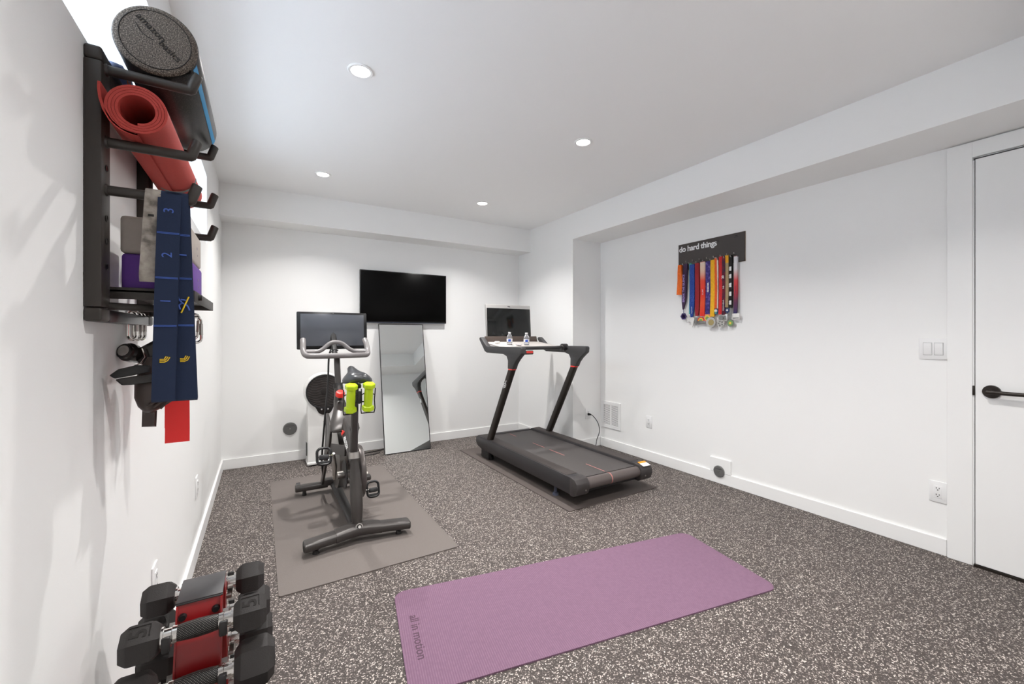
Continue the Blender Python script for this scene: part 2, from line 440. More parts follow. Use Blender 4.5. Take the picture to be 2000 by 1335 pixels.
# door with casing on the right wall
door = thing('door_1', 'flat white door with a dark bronze lever handle', 'door', (XR, 0, 0), kind='structure')
DY1, DY0, DZ = 0.64, -0.20, 2.135
mb = MB(); mb.box((-.006, (DY0 + DY1) / 2, DZ / 2 + .008), (.03, DY1 - DY0 - .008, DZ - .012), .002, seg=1); mb.build('door_leaf', trim_m, door, 0)
mb = slab(-.004, .0, DY0 - .004, DY1 + .004, 0.0, DZ + .012); mb.build('shadow_gap', slot_m, door, 0)
mb = slab(-.03, .0, DY0, DY1, 0.0, .012); mb.build('threshold', bronze_m, door, 0)
hd = MB(); hd.cyl((-.02, .578, .923), (-.032, .578, .923), .034, .032, 32); hd.cyl((-.03, .578, .923), (-.062, .578, .923), .013, .013, 20)
hd.build('handle_rose', bronze_m, door)
hd = MB(); hd.tube([(-.062, .59, .923), (-.062, .50, .922), (-.062, .44, .922)], [.0105, .010, .0095], 16); hd.build('lever', bronze_m, door)
mb = MB(); mb.box((-.0185, DY1 + .002, .923), (.012, .008, .05), .002); mb.build('latch_plate', bronze_m, door)
cs = thing('trim_1', 'wide flat white casing around the door', 'door casing', (XR, 0, 0), kind='structure')
for y0, y1, z0, z1 in ((DY1 + .006, .742, 0, ZS - .008), (DY0 - .108, DY0 - .006, 0, ZS - .008), (DY0 - .006, DY1 + .006, DZ + .016, ZS - .008)):
    mb = MB(); mb.box((-.01, (y0 + y1) / 2, (z0 + z1) / 2), (.02, y1 - y0, z1 - z0), .0015, seg=1); mb.build('casing_board', trim_m, cs, 0)
mb = MB(); mb.box((-.011, DY1 + .003, DZ / 2), (.006, .006, DZ), 0); mb.build('door_stop', trim_m, cs, 0)

# ------------------------------------------------------------------ downlights
def downlight(x, y, label, group):
    t = thing('downlight', label, 'ceiling light', (x, y, ZC), group=group)
    mb = MB(); mb.lathe([(.060, 0.0), (.060, -.004), (.056, -.007), (.046, -.006), (.043, -.001), (.043, 0.0)], 40); mb.build('trim_ring', trim_m, t)
    mb = MB(); mb.lathe([(.0435, -.0005), (.042, -.003), (.0, -.0035)], 40); mb.build('lens', lens_m, t)
    l = bpy.data.lights.new('lamp', 'AREA'); l.shape = 'DISK'; l.size = .045; l.energy = LAMP_W; l.color = (1.0, 0.975, 0.95)
    l.spread = math.radians(LAMP_SPREAD)
    o = bpy.data.objects.new('lamp', l); COL.objects.link(o); o.parent = t; o.location = (0, 0, -.008)
    return t
GL = 'recessed downlights in the ceiling'
for x, y, lab in ((.418, 2.15, 'recessed round downlight above the bike end, nearest the camera on the left'), (1.858, 2.17, 'recessed round downlight nearest the camera on the right, towards the medal board'),
                  (.424, 3.68, 'far left recessed round downlight by the back soffit'), (1.862, 3.68, 'far right recessed round downlight near the back soffit, above the treadmill'),
                  (.95, .62, 'unseen round downlight near the front soffit, added to light the left wall'), (1.858, .62, 'recessed round downlight inside the door, out of view')):  # the front soffit one is added, off the grid, to set left wall brightness
    downlight(x, y, lab, GL)

# ------------------------------------------------------------------ wall fittings
def outlet(loc, right, normal_in, label, w=.072, h=.116, group='wall outlets'):
    """cover plate on a wall: local frame right / Z / out"""
    t = thing('wall_outlet', label, 'outlet', loc, group=group)
    R = Vector(right); N = R.cross(Z)
    M = frame((0, 0, 0), R, Z)
    mb = MB(); mb.box((0, 0, .003), (w, h, .006), .0025, M); mb.build('cover_plate', plate_m, t)
    mb = MB(); mb.box((0, 0, .0068), (.034, .068, .003), .001, M); rc = mb.build('receptacle', plate_m, t)
    for dz in (.018, -.018):
        for dx, ww, hh, oz in ((-.006, .003, .008, .003), (.006, .003, .007, .003), (0, .005, .005, -.007)):
            mb = MB(); mb.box((dx, dz + oz, .0085), (ww, hh, .001), 0, M); mb.build('slot', slot_m, rc, 0)
    return t
RW = (0, -1, 0)     # "right" along the right wall as seen from the room
outlet((XR, 2.808, .375), RW, None, 'white wall outlet low between the air vent and the raised baseboard block')
outlet((XR, .781, .342), RW, None, 'white duplex outlet low on the wall beside the door casing')
outlet((XL, 2.889, .375), (0, 1, 0), None, 'white outlet low on the left wall, farther one near the corner')
outlet((XL, 1.826, .385), (0, 1, 0), None, 'white outlet low on the left wall behind the dumbbell rack')
outlet((3.052, YP, .365), (1, 0, 0), None, 'white outlet on the pier face with the black treadmill plug')
sw = thing('light_switch', 'white double rocker light switch beside the door', 'switch', (XR, .80, 1.137))
M = frame((0, 0, 0), RW, Z)
mb = MB(); mb.box((0, 0, .003), (.118, .118, .006), .0025, M); mb.build('cover_plate', plate_m, sw)
for dx in (-.023, .023):
    mb = MB(); mb.box((dx, 0, .0075), (.033, .066, .005), .001, M @ Matrix.Rotation(math.radians(2.5), 4, 'X')); mb.build('rocker', plate_m, sw)
    mb = MB(); mb.box((dx, 0, .0062), (.038, .071, .0008), 0, M); mb.build('rocker_gap', mat('switch_gap', (196, 196, 196), .6) if 'switch_gap' not in MATS else MATS['switch_gap'], sw, 0)

vent = thing('air_vent', 'white louvred return air grille low in the nook behind the treadmill', 'vent', (XR, 3.325, .356))
M = frame((0, 0, 0), RW, Z)
VW, VH = .285, .285
fr = MB()
for c, d in (((0, VH / 2 - .016, .005), (VW, .032, .010)), ((0, -VH / 2 + .016, .005), (VW, .032, .010)), ((-VW / 2 + .016, 0, .005), (.032, VH - .0644, .010)), ((VW / 2 - .016, 0, .005), (.032, VH - .0644, .010)), ((0, 0, .005), (.016, VH - .0644, .009))):
    fr.box(c, d, .0006, M, seg=1)
fr.build('vent_frame', plate_m, vent)
mb = MB(); mb.box((0, 0, .0008), (VW - .05, VH - .05, .001), 0, M); mb.build('vent_backing', mat('vent_dark', (40, 40, 40), .8), vent, 0)
s0 = None
for side in (-1, 1):
    for i in range(20):
        z = -VH / 2 + .036 + i * (VH - .072) / 19
        if s0 is None:
            mb = MB(); mb.box((0, 0, 0), (.1022, .0068, .0015), 0, M @ Matrix.Rotation(math.radians(-15), 4, 'X')); s0 = mb.build('slat', plate_m, vent, 0); so = s0
        else: so = inst(s0, vent)
        p = M @ Vector((side * .0593, z, .0065)); so.location = p

def port(loc, right, r, label):
    t = thing('vacuum_port', label, 'wall port', loc)
    M = frame((0, 0, 0), right, Z)
    mb = MB(); mb.lathe([(r, 0), (r, .006), (r * .9, .011), (0, .011)], 36, M); mb.build('cover', mat('port_grey', (104, 104, 103), .45) if 'port_grey' not in MATS else MATS['port_grey'], t)
    mb = MB(); mb.lathe([(.006, .011), (.005, .014), (0, .0145)], 16, M); mb.build('screw', steel_m, t)
    mb = MB(); mb.box((0, r * .45, .0115), (r * 1.2, .004, .002), .0005, M); mb.build('groove', slot_m, t)
    return t
port((.236, YB, .312), X, .061, 'round grey wall port cover on the back wall left of the fan')
port((XR - BT - .002, 2.072, .100), RW, .047, 'round grey port cover on the raised baseboard block')

# ------------------------------------------------------------------ television and mirror
TVY = 4.535
tv = thing('television', 'flat black wall-mounted television', 'television', (1.352, TVY, 1.627))
mb = MB(); mb.box((0, .012, 0), (.955, .022, .552), .004); mb.build('tv_body', bezel_m, tv)
mb = MB(); mb.box((0, -.0005, .004), (.935, .003, .526), .001); mb.build('screen', tvscreen_m, tv)
mb = MB(); mb.box((0, .036, -.03), (.40, .032, .30), .01); mb.build('wall_bracket', black_m, tv)
mb = MB(); mb.box((0, .004, -.274), (.90, .008, .004), .001); mb.build('lower_strip', mat('tv_blue_strip', (28, 52, 84), .3), tv)

MW, MH = .487, 1.36
mir = thing('leaning_mirror', 'tall narrow black-framed mirror leaning on the back wall', 'mirror', (1.313, 4.297, 0.003))
tilt = math.atan2(4.557 - 4.297, 1.335)
Mr = Matrix.Rotation(-tilt, 4, 'X')
mb = MB(); mb.box((0, .004, MH / 2), (MW - .006, .004, MH - .006), 0, Mr); mb.build('glass', mirror_m, mir, 0)
for c, d in (((-MW / 2 + .003, .008, MH / 2), (.006, .02, MH)), ((MW / 2 - .003, .008, MH / 2), (.006, .02, MH)), ((0, .008, MH - .003), (MW, .02, .006)), ((0, .008, .003), (MW, .02, .006))):
    mb = MB(); mb.box(c, d, .001, Mr); mb.build('frame_rail', black_m, mir)
mb = MB(); mb.box((0, .012, MH / 2), (MW - .012, .008, MH - .012), 0, Mr); mb.build('backing', black_m, mir, 0)

# ------------------------------------------------------------------ floor mats
def roundmat(name, label, w, h, r, th, m, loc, rz):
    mb = MB(); mb.prism(rrect(w, h, r, 8), (0, 0, 0), X, Y, Z, th, 0)
    o = mb.build(name, m, None); o.location = loc; o.rotation_euler = (0, 0, rz)
    return tag(o, label, 'mat')
roundmat('equipment_mat', 'grey textured mat under the exercise bike', .903, 1.775, .012, .006, eqmat_m, (.515, 3.10, 0), .004)
roundmat('equipment_mat', 'dark mat under the treadmill', .89, 1.81, .012, .006, tmat_m, (2.250, 3.170, 0), .008)
ym = roundmat('yoga_mat', 'mauve ribbed yoga mat unrolled on the floor', 1.73, .608, .055, .006, yoga_m, (1.328, 1.515, 0), -math.radians(10.3))
lettering('all in motion', .052, (-.80, -.02, .0061), (0, -1, 0), (1, 0, 0), yogatext_m, ym, .0003, bold=0.0006)

# ------------------------------------------------------------------ exercise bike
BX, BY0, BZ = .487, 2.585, .006
bike = thing('exercise_bike', 'charcoal indoor exercise bike with a touchscreen on a grey mat', 'exercise bike', (BX, BY0, BZ))
def bpart(name, mb, m, parent=None, smooth=35): return mb.build(name, m, parent or bike, smooth)
def stab_section(w, h, k=10):
    return [(math.copysign(abs(math.cos(a)) ** .6, math.cos(a)) * w / 2, math.copysign(abs(math.sin(a)) ** .6, math.sin(a)) * h / 2) for a in [2 * PI * i / (2 * k) for i in range(2 * k)]]
def stab_arm(pts, w, h):
    mb = MB(); rings = []
    for (x, y, z, k) in pts:
        rings.append([(x, y + a * k, z + b * k) for a, b in stab_section(w, h)])
    mb.ring_loft(rings); return mb
# rear stabiliser: two arms swept back from a centre casting
for s in (-1, 1):
    a = bpart('rear_foot_bar', stab_arm([(s * .085, -.012, .062, 1), (s * .19, -.030, .058, 1), (s * .285, -.046, .054, 1), (s * .291, -.047, .054, .86)], .094, .052), bikemetal_m)
    mb = MB(); mb.box((s * .2925, -.047, .054), (.003, .056, .032), .001); bpart('end_cap', mb, bikedark_m, a)
    mb = MB(); mb.cyl((s * .23, -.038, 0), (s * .23, -.038, .018), .018, .016, 16); mb.cyl((s * .23, -.038, .015), (s * .23, -.038, .034), .008, .008, 10); bpart('leveling_foot', mb, bikedark_m, a)
bpart('rear_joint', stab_arm([(-.125, -.018, .0605, 1), (-.06, -.006, .066, 1.06), (0, 0.004, .070, 1.12), (.06, -.006, .066, 1.06), (.125, -.018, .0605, 1)], .104, .058), bikemetal_m)
for s in (-1, 1):
    a = bpart('front_foot_bar', stab_arm([(s * .05, .935, .058, 1), (s * .265, .935, .058, 1), (s * .272, .935, .058, .86)], .075, .044), bikemetal_m)
    mb = MB(); mb.cyl((s * .21, .935, 0), (s * .21, .935, .036), .016, .012, 16); bpart('leveling_foot', mb, bikedark_m, a)
    mb = MB(); mb.cyl((s * .235, .985, .06), (s * .262, .985, .06), .026, .026, 18); bpart('transport_wheel', mb, mat('wheel_cream', (206, 200, 190), .5) if s > 0 else bikedark_m, a)
mb = MB(); mb.tube([(0, 0.0, .062), (0, .45, .052), (0, .94, .058)], [.03, .026, .03], 12, flat=(.7, 1.2)); bpart('base_beam', mb, bikedark_m)
# lower seat tube (front-leaning) and collar
mb = MB(); mb.tube(smooth_path([(0, .012, .075), (0, .035, .20), (0, .085, .36), (0, .115, .475)], 6), [.024 + .012 * math.sin(PI * min(1, i / 15)) for i in range(19)], 16, flat=(1, 1)); bpart('seat_tube', mb, bikemetal_m)
mb = MB(); mb.cyl((0, .113, .455), (0, .118, .492), .033, .031, 20); bpart('seat_tube_collar', mb, steel_m)
mb = MB(); mb.cyl((0, -.022, .088), (0, -.046, .096), .020, .020, 22); rbolt = bpart('rear_bolt', mb, steel_m)
mb = MB(); mb.cyl((0, -.044, .0955), (0, -.0475, .0967), .0145, .0145, 20); bpart('bolt_recess', mb, bikedark_m, rbolt)
mb = MB(); mb.cyl((0, -.046, .0962), (0, -.053, .0985), .009, .008, 14); bpart('bolt_head', mb, chrome_m, rbolt)
# seat post, slider and saddle
mb = MB(); mb.tube([(0, .118, .47), (0, .085, .90)], .022, 8, flat=(.82, 1.0)); bpart('seat_post', mb, bikemetal_m)
mb = MB(); mb.box((0, .07, .908), (.036, .17, .026), .006); mb.cyl((-.03, .085, .905), (.03, .085, .905), .01, .01, 12); bpart('seat_slider', mb, bikedark_m)
sad = MB(); rings = []
for y, wd, zt, th in ((-.060, .06, .972, .025), (-.050, .125, .984, .052), (-.015, .170, .994, .064), (.03, .160, .996, .058), (.08, .108, .998, .048), (.13, .066, 1.006, .042), (.18, .050, 1.014, .036), (.21, .042, 1.014, .028), (.220, .02, 1.006, .012)):
    r = []
    for i in range(20):
        a = 2 * PI * i / 20; ca, sa = math.cos(a), math.sin(a)
        zz = zt - th / 2 + sa * th / 2
        if sa > 0: zz -= .010 * math.exp(-(ca * wd / 2 / .018) ** 2) * (1 if y < .12 else 0)
        zz -= .026 * abs(ca) ** 2 * (wd / .165)
        r.append((ca * wd / 2, y + .02, zz))
    rings.append(r)
sad.ring_loft(rings); saddle = bpart('saddle', sad, saddle_m, None, 60)
mb = MB()
for s in (-1, 1): mb.tube([(s * .045, -.02, .935), (s * .022, .03, .922), (s * .020, .13, .922), (s * .012, .17, .945)], .0035, 8)
bpart('saddle_rail', mb, bikedark_m, saddle)
# head, main beam, side shells and fork
mb = MB(); mb.tube(smooth_path([(0, .105, .43), (0, .25, .495), (0, .46, .585), (0, .66, .695)], 5), [.036, .036, .036, .037, .038, .038, .038, .038, .038, .037, .036, .036, .036, .036, .036, .036], 14, flat=(1.15, .72)); beam = bpart('main_beam', mb, bikemetal_m)
def plate_x(poly, x0, th, bev=.004):
    mb = MB(); mb.prism(poly, (x0, 0, 0), Y, Z, X, th, bev); return mb
mb = MB(); rings = []; bn = Vector((0, -.49, .87))
for y, z, w_, h_ in ((.70, .735, .036, .026), (.63, .695, .046, .030), (.57, .660, .062, .032), (.51, .624, .082, .032), (.46, .592, .094, .028), (.425, .568, .092, .016), (.412, .560, .080, .004)):
    rings.append([Vector((0, y, z)) + X * (w_ * math.copysign(abs(math.cos(q)) ** .8, math.cos(q))) + bn * (h_ * math.sin(q)) for q in [2 * PI * i / 24 for i in range(24)]])
mb.ring_loft(rings); bpart('frame_hood', mb, bikemetal_m, None, 60)
for s in (-1, 1):
    x0 = s * .086 - .008
    blade = [(.425, .572), (.50, .600), (.60, .652), (.66, .655), (.69, .58), (.70, .46), (.80, .28), (.968, .080), (.968, .062), (.905, .062), (.72, .25), (.60, .385), (.53, .42), (.50, .47), (.47, .54)]
    bpart('fork_blade', plate_x(blade[::-1], x0, .016), bikemetal_m)
    mb = MB(); mb.ring_loft([[(s * .090, .53, .465), (s * .078, .53, .465), (s * .078, .55, .395), (s * .090, .55, .395)], [(s * .030, .26, .500), (s * .018, .26, .500), (s * .018, .28, .430), (s * .030, .28, .430)]]); bpart('frame_brace', mb, bikemetal_m)
mb = MB(); mb.box((0, .935, .075), (.19, .075, .05), .012); bpart('front_joint', mb, bikemetal_m)
mb = MB(); mb.tube([(0, .655, .655), (0, .70, .735), (0, .735, .83)], [.042, .036, .030], 16, flat=(1.1, .9)); bpart('head_tube', mb, bikemetal_m)
mb = MB(); mb.cyl((0, .731, .815), (0, .742, .85), .034, .032, 20); bpart('head_collar', mb, bikedark_m)
mb = MB(); mb.tube([(0, .735, .82), (0, .80, 1.035)], .023, 8, flat=(.8, .95)); bpart('handlebar_post', mb, bikemetal_m)
mb = MB(); mb.tube([(.025, .745, .85), (.05, .74, .86), (.058, .735, .885)], .006, 8); bpart('height_lever', mb, bikedark_m)
# resistance knob
mb = MB(); M = Matrix.Translation((-.006, .63, .745)) @ Matrix.Rotation(math.radians(28), 4, 'X')
mb.lathe([(.016, 0), (.017, .03), (.013, .034)], 20, M); bpart('knob_stem', mb, bikedark_m)
mb = MB(); prof = []
for z, r in ((.034, .027), (.038, .031), (.062, .0305), (.070, .025), (.072, .0)): prof.append((r, z))
rings = [[M @ Vector(((r * (1 - .06 * (j % 4 == 0))) * math.cos(2 * PI * j / 32), (r * (1 - .06 * (j % 4 == 0))) * math.sin(2 * PI * j / 32), z)) for j in range(32)] for r, z in prof]
mb.ring_loft(rings); bpart('resistance_knob', mb, knobred_m)
# flywheel, belt guard, cranks
mb = MB(); mb.tube([(-.022, .70, .315), (-.022 + .044, .70, .315)], .205, 48); fw = bpart('flywheel', mb, bikedark_m, None, 50)
mb = MB(); M = Matrix.Translation((0, .70, .315)) @ Matrix.Rotation(PI / 2, 4, 'Y')
mb.lathe([(.196, -.026), (.212, -.026), (.212, .026), (.196, .026)], 56, M); bpart('rim', mb, steel_m, fw, 50)
def stadium(c0, r0, c1, r1, n=14):
    a = math.atan2(c1[1] - c0[1], c1[0] - c0[0]); d = math.hypot(c1[0] - c0[0], c1[1] - c0[1]); b = math.acos((r0 - r1) / d)
    return arc(c0, r0, a + b, a + 2 * PI - b, n) + arc(c1, r1, a - b, a + b, n)
g = bpart('belt_guard', plate_x(stadium((.265, .325), .165, (.70, .325), .105), .042, .032, .006), mat('guard_brown_metal', (96, 90, 88), .36, metal=.5))
mb = MB(); mb.cyl((-.075, .265, .318), (.085, .265, .318), .024, .024, 20); bpart('crank_axle', mb, steel_m)
mb = MB(); M = Matrix.Translation((-.030, .265, .318)) @ Matrix.Rotation(PI / 2, 4, 'Y'); mb.lathe([(.085, -.004), (.09, 0), (.085, .004)], 32, M); bpart('chainring', mb, bikedark_m)
ang = math.radians(115)
def crank(s, a):
    d = Vector((0, math.cos(a), math.sin(a))); c = Vector((s * .092, .265, .318)); e = c + d * .168 + Vector((s * .014, 0, 0))
    mb = MB(); mb.tube([c - d * .02, c, c + d * .08, e, e + d * .012], [.014, .017, .014, .0125, .009], 12, flat=(1, .75)); cr = bpart('crank_arm', mb, steel_m if s < 0 else bikedark_m)
    mb = MB(); mb.cyl((c.x - s * .005, c.y, c.z), (c.x + s * .011, c.y, c.z), .014, .012, 16); bpart('crank_bolt', mb, chrome_m, cr)
    # pedal: spindle and cage tilted on edge
    pd = e + Vector((s * .055, 0, 0))
    mb = MB(); mb.cyl((e.x, e.y, e.z), (pd.x + s * .03, pd.y, pd.z), .008, .007, 10); bpart('spindle', mb, chrome_m, cr)
    R = Matrix.Translation(pd) @ Matrix.Rotation(math.radians(68), 4, 'X')
    out = [R @ Vector((x, y, 0)) for x, y in rrect(.076, .098, .026, 5)]
    mb = MB(); mb.tube(out, .008, 8, closed=True, up=(1, 0, 0)); mb.box((0, -.006, 0), (.056, .030, .022), .006, R); mb.box((0, -.036, -.004), (.058, .016, .012), .003, R)
    bpart('pedal', mb, black_m)
crank(-1, ang); crank(1, ang + PI)
# handlebar
hb = MB()
lo = smooth_path([(-.222, .90, 1.175), (-.224, .865, 1.150), (-.226, .815, 1.095), (-.213, .765, 1.064), (-.17, .748, 1.058), (0, .748, 1.057), (.17, .748, 1.058), (.213, .765, 1.064), (.226, .815, 1.095), (.224, .865, 1.150), (.222, .90, 1.175)], 5)
hb.tube(lo, .0200, 12); bar = bpart('handlebar', hb, silverbar_m, None, 60)
mb = MB(); up_ = smooth_path([(-.215, .80, 1.083), (-.15, .82, 1.083), (-.10, .835, 1.10), (-.045, .85, 1.145), (0, .855, 1.156), (.045, .85, 1.145), (.10, .835, 1.10), (.15, .82, 1.083), (.215, .80, 1.083)], 5)
mb.tube(up_, .0158, 12); bpart('upper_grip', mb, silverbar_m, bar, 60)
mb = MB(); mb.box((0, .785, 1.058), (.19, .085, .022), .009); bpart('handlebar_plate', mb, silverbar_m, bar)
mb = MB(); mb.tube(smooth_path([(-.05, .79, 1.075), (-.02, .80, 1.10), (.01, .82, 1.095), (.0, .86, 1.09)], 5), .004, 8); bpart('sensor_cable', mb, black_m, bar)
# touchscreen
M = Matrix.Translation((0, 1.0, 1.245)) @ Matrix.Rotation(math.radians(-5), 4, 'X')
mb = MB(); mb.box((0, 0, 0), (.517, .028, .292), .008, M); scr = bpart('screen_housing', mb, bezel_m)
mb = MB(); mb.box((0, -.0145, .004), (.466, .002, .250), .0005, M); bpart('screen_glass', mb, screen_m, scr)
mb = MB(); mb.cyl(M @ Vector((0, -.013, .137)), M @ Vector((0, -.0165, .137)), .0035, .0035, 12); bpart('camera_dot', mb, steel_m, scr)
mb = MB(); mb.tube([(0, .80, 1.03), (0, .90, 1.06), (0, .97, 1.15), (0, 1.01, 1.22)], [.018, .02, .022, .03], 10); bpart('screen_arm', mb, bikedark_m)
mb = MB(); mb.tube(smooth_path([(-.030, .90, 1.10), (-.062, .76, 1.03), (-.070, .74, .85), (-.088, .70, .70), (-.104, .70, .5), (-.104, .80, .28), (-.08, .90, .10)], 6), .0065, 8); bpart('cable', mb, black_m)
# logo and maker's name on the left side of the beam
d = Vector((0, .20, .09)).normalized(); dn = -d
o = Vector((-.0285, .36, .545))
ln = Vector((-.80, -.25, .545)); ln = (ln - d * ln.dot(d)).normalized(); lu = ln.cross(-d)
lettering('PELOTON', .026, Vector((0, .265, .5025)) + ln * .0335, -d, lu, white_print, beam, .0014, align='CENTER', bold=.0008)
mb = MB(); cc = Vector((0, .365, .5475)) + ln * .0345; uu = d; vv = lu
mb.tube([cc + uu * (math.cos(a) * .011) + vv * (math.sin(a) * .011) for a in [2 * PI * i / 20 for i in range(20)]], .0026, 6, closed=True, up=(1, 0, 0))
mb.tube([cc + uu * .011 + vv * .003, cc - uu * .016 - vv * .012], .0026, 6); mb.tube([cc + uu * .018, cc + uu * .026], .0026, 6); bpart('emblem', mb, redline_m, beam)
# weight holder behind the saddle
WT = [(-.047, -.045), (.051, -.045)]
tl = Matrix.Rotation(math.radians(13), 4, 'X')
wh = MB()
wh.tube([(0, .07, .895), (0, .02, .885), (0, -.02, .86)], .006, 8)
wh.tube([(-.051, -.005, .815), (.051, -.005, .815)], .004, 8); wh.tube([(0, -.015, .865), (0, -.005, .81)], .006, 8)
holder = bpart('weight_holder', wh, black_m)
mb = MB(); mb.box((.002, -.03, .845), (.024, .02, .075), .009); bpart('holder_clip', mb, bikedark_m, holder)
for wx, wy in WT:
    mb = MB(); Mh = Matrix.Translation((wx, wy, .845)) @ tl
    for s in (-1, 1):
        mb.tube([Mh @ Vector(p) for p in ((s * .040, .012, .050), (s * .036, .004, -.020), (s * .0405, -.002, -.070), (s * .036, -.004, -.098))], .0032, 8)
    mb.tube([Mh @ Vector(p) for p in ((-.036, -.004, -.096), (0, -.008, -.093), (.036, -.004, -.096))], .0032, 8)
    mb.tube([Mh @ Vector(p) for p in ((-.0375, .010, .01), (-.024, .034, .01), (.024, .034, .01), (.0375, .010, .01))], .0032, 8)
    bpart('wire_cage', mb, black_m, holder)
def hand_weight(loc, label):
    t = thing('hand_weight', label, 'dumbbell', loc, group='lime hand weights in the bike holder')
    t.rotation_euler = (math.radians(13), 0, 0)
    def head(z0, s):
        mb = MB(); rings = []
        for dz, r in ((0, .026), (.004, .034), (.026, .0355), (.032, .031)):
            rings.append([(r * math.cos(PI / 6 + PI / 3 * k + .2), r * math.sin(PI / 6 + PI / 3 * k + .2), z0 + s * dz) for k in range(6)])
        mb.ring_loft(rings if s > 0 else rings[::-1]); mb.build('weight_head', lime_m, t, 20)
    head(.052, 1); head(-.052, -1)
    mb = MB(); mb.lathe([(.0, -.054), (.024, -.054), (.024, -.03), (.0255, 0), (.024, .03), (.024, .054), (0, .054)], 20); mb.build('grip', lime_m, t)
hand_weight((BX + WT[0][0], BY0 + WT[0][1], BZ + .845), 'lime green hand weight on the left, in front of the seat post')
hand_weight((BX + WT[1][0], BY0 + WT[1][1], BZ + .847), 'lime green hand weight on the right, below the saddle')

# ------------------------------------------------------------------ treadmill
TX, TY0, TZ = 2.245, 2.275, .006
tm = thing('treadmill', 'charcoal treadmill with a screen and red-banded uprights', 'treadmill', (TX, TY0, TZ))
def tpart(name, mb, m, parent=None, smooth=35): return mb.build(name, m, parent or tm, smooth)
TL = 1.55
side = [(0.045, .205), (-.0, .196), (-.022, .17), (-.026, .14), (-.012, .098), (.012, .082), (TL - .12, .082), (TL - .02, .10), (TL + .02, .135), (TL + .012, .178), (TL - .03, .205)]
for s in (-1, 1):
    xo = s * .375; xi = s * .268
    r_ = tpart('side_rail', plate_x(side, min(xo, xi), abs(xo - xi), .006), rail_m)
    mb = MB(); mb.box((s * .320, TL / 2 + .03, .2055), (.094, TL - .14, .004), .001); tpart('foot_rail_top', mb, railtop_m, r_)
    cap = [(.052, .209), (-.004, .200), (-.028, .172), (-.032, .14), (-.016, .094), (.010, .078), (.052, .078)]
    c_ = tpart('end_cap', plate_x(cap, min(s * .379, s * .262), .117, .005), mat('end_cap_plastic', (56, 52, 52), .5, bump=(600, .3)) if 'end_cap_plastic' not in MATS else MATS['end_cap_plastic'])
    mb = MB(); mb.cyl((s * .30, -.029, .125), (s * .30, -.033, .125), .006, .006, 12); tpart('cap_screw', mb, steel_m, c_)
    mb = MB(); mb.cyl((s * .33, .28, .0), (s * .33, .28, .02), .025, .02, 16); mb.cyl((s * .33, .28, .015), (s * .33, .28, .085), .011, .011, 12)
    tpart('leveling_foot', mb, mat('blue_grey_foot', (70, 74, 92), .4) if 'blue_grey_foot' not in MATS else MATS['blue_grey_foot'])
    mb = MB(); mb.box((s * .34, TL - .16, .045), (.05, .16, .088), .012); tpart('front_foot', mb, black_m)
    mb = MB(); mb.cyl((s * .318, TL - .24, .025), (s * .345, TL - .24, .025), .025, .025, 18); tpart('transport_wheel', mb, black_m)
    # upright
    U = MB(); b0, b1 = Vector((s * .350, 1.335, .15)), Vector((s * .350, .885, .915))
    U.tube([b0, b1], .036, 20, flat=(1.0, .62), up=(1, 0, 0)) if False else None
    rings = []
    for p in (b0, b1):
        rings.append([p + Vector((a, b, 0)) for a, b in rrect(.048, .078, .016, 4)])
    U.ring_loft(rings); up_o = tpart('upright', U, post_m)
    if s < 0:
        f0 = b0.lerp(b1, .80); dr = (b1 - b0).normalized(); nn = Vector((-1, 0, 0)); rt = Vector((0, -1, 0))
        mb = MB(); cc = f0 + Vector((-.0255, 0, 0)); uu = (rt - dr * rt.dot(dr)).normalized()
        mb.tube([cc + uu * (math.cos(a) * .016) + dr * (math.sin(a) * .022) for a in [2 * PI * i / 20 for i in range(20)]], .003, 6, closed=True, up=(1, 0, 0))
        mb.tube([cc + dr * .03, cc + dr * .05], .003, 6); mb.tube([cc + dr * .004, cc - dr * .036 - uu * .006], .003, 6); tpart('emblem', mb, white_print, up_o)
    mb = MB(); rings = []
    for k in (0, 1):
        p = b1.lerp(b0, -.002 + .016 * k)
        rings.append([p + Vector((a, b, 0)) for a, b in rrect(.050, .081, .017, 4)])
    mb.ring_loft(rings); tpart('red_band', mb, redline_m, up_o)
    # T-shaped arm: neck flaring into a long horizontal arm
    arm = [(.925, .911), (.924, .94), (.922, .985), (.945, 1.022), (1.01, 1.040), (1.33, 1.042), (1.37, 1.055), (1.485, 1.165), (1.488, 1.186), (1.465, 1.192), (1.445, 1.184), (1.335, 1.108), (1.30, 1.104), (.80, 1.108), (.705, 1.108), (.695, 1.095), (.700, 1.052), (.725, 1.036), (.78, .995), (.82, .955), (.845, .911)]
    a_ = tpart('console_arm', plate_x(arm[::-1], s * .352 - .025, .05, .007), console_m)
# belt and rollers
mb = MB(); mb.box((0, TL / 2 + .02, .180), (.535, TL - .06, .012), .002); belt = tpart('running_belt', mb, belt_m)
mb = MB(); mb.cyl((-.267, .024, .148), (.267, .024, .148), .040, .040, 28); roller = tpart('rear_roller', mb, mat('roller_belt', (88, 80, 78), .35))
mb = MB(); mb.box((0, TL / 2, .112), (.535, TL - .05, .05), .004); tpart('deck_underside', mb, black_m)
mb = MB(); mb.box((0, TL - .012, .162), (.54, .05, .07), .012); tpart('front_cover', mb, rail_m)
for y0, y1 in ((1.345, 1.47), (.85, 1.04), (.555, .775), (.07, .28)):
    mb = MB(); mb.box((-.030, (y0 + y1) / 2, .1865), (.0055, y1 - y0, .0012)); tpart('lane_dash', mb, pink_m, belt, 0)
mb = MB(); rings = [[(x, .024 + .0408 * math.cos(2 * PI * j / 28), .148 + .0408 * math.sin(2 * PI * j / 28)) for j in range(28)] for x in (-.034, -.026)]
mb.ring_loft(rings); tpart('lane_dash', mb, pink_m, roller)
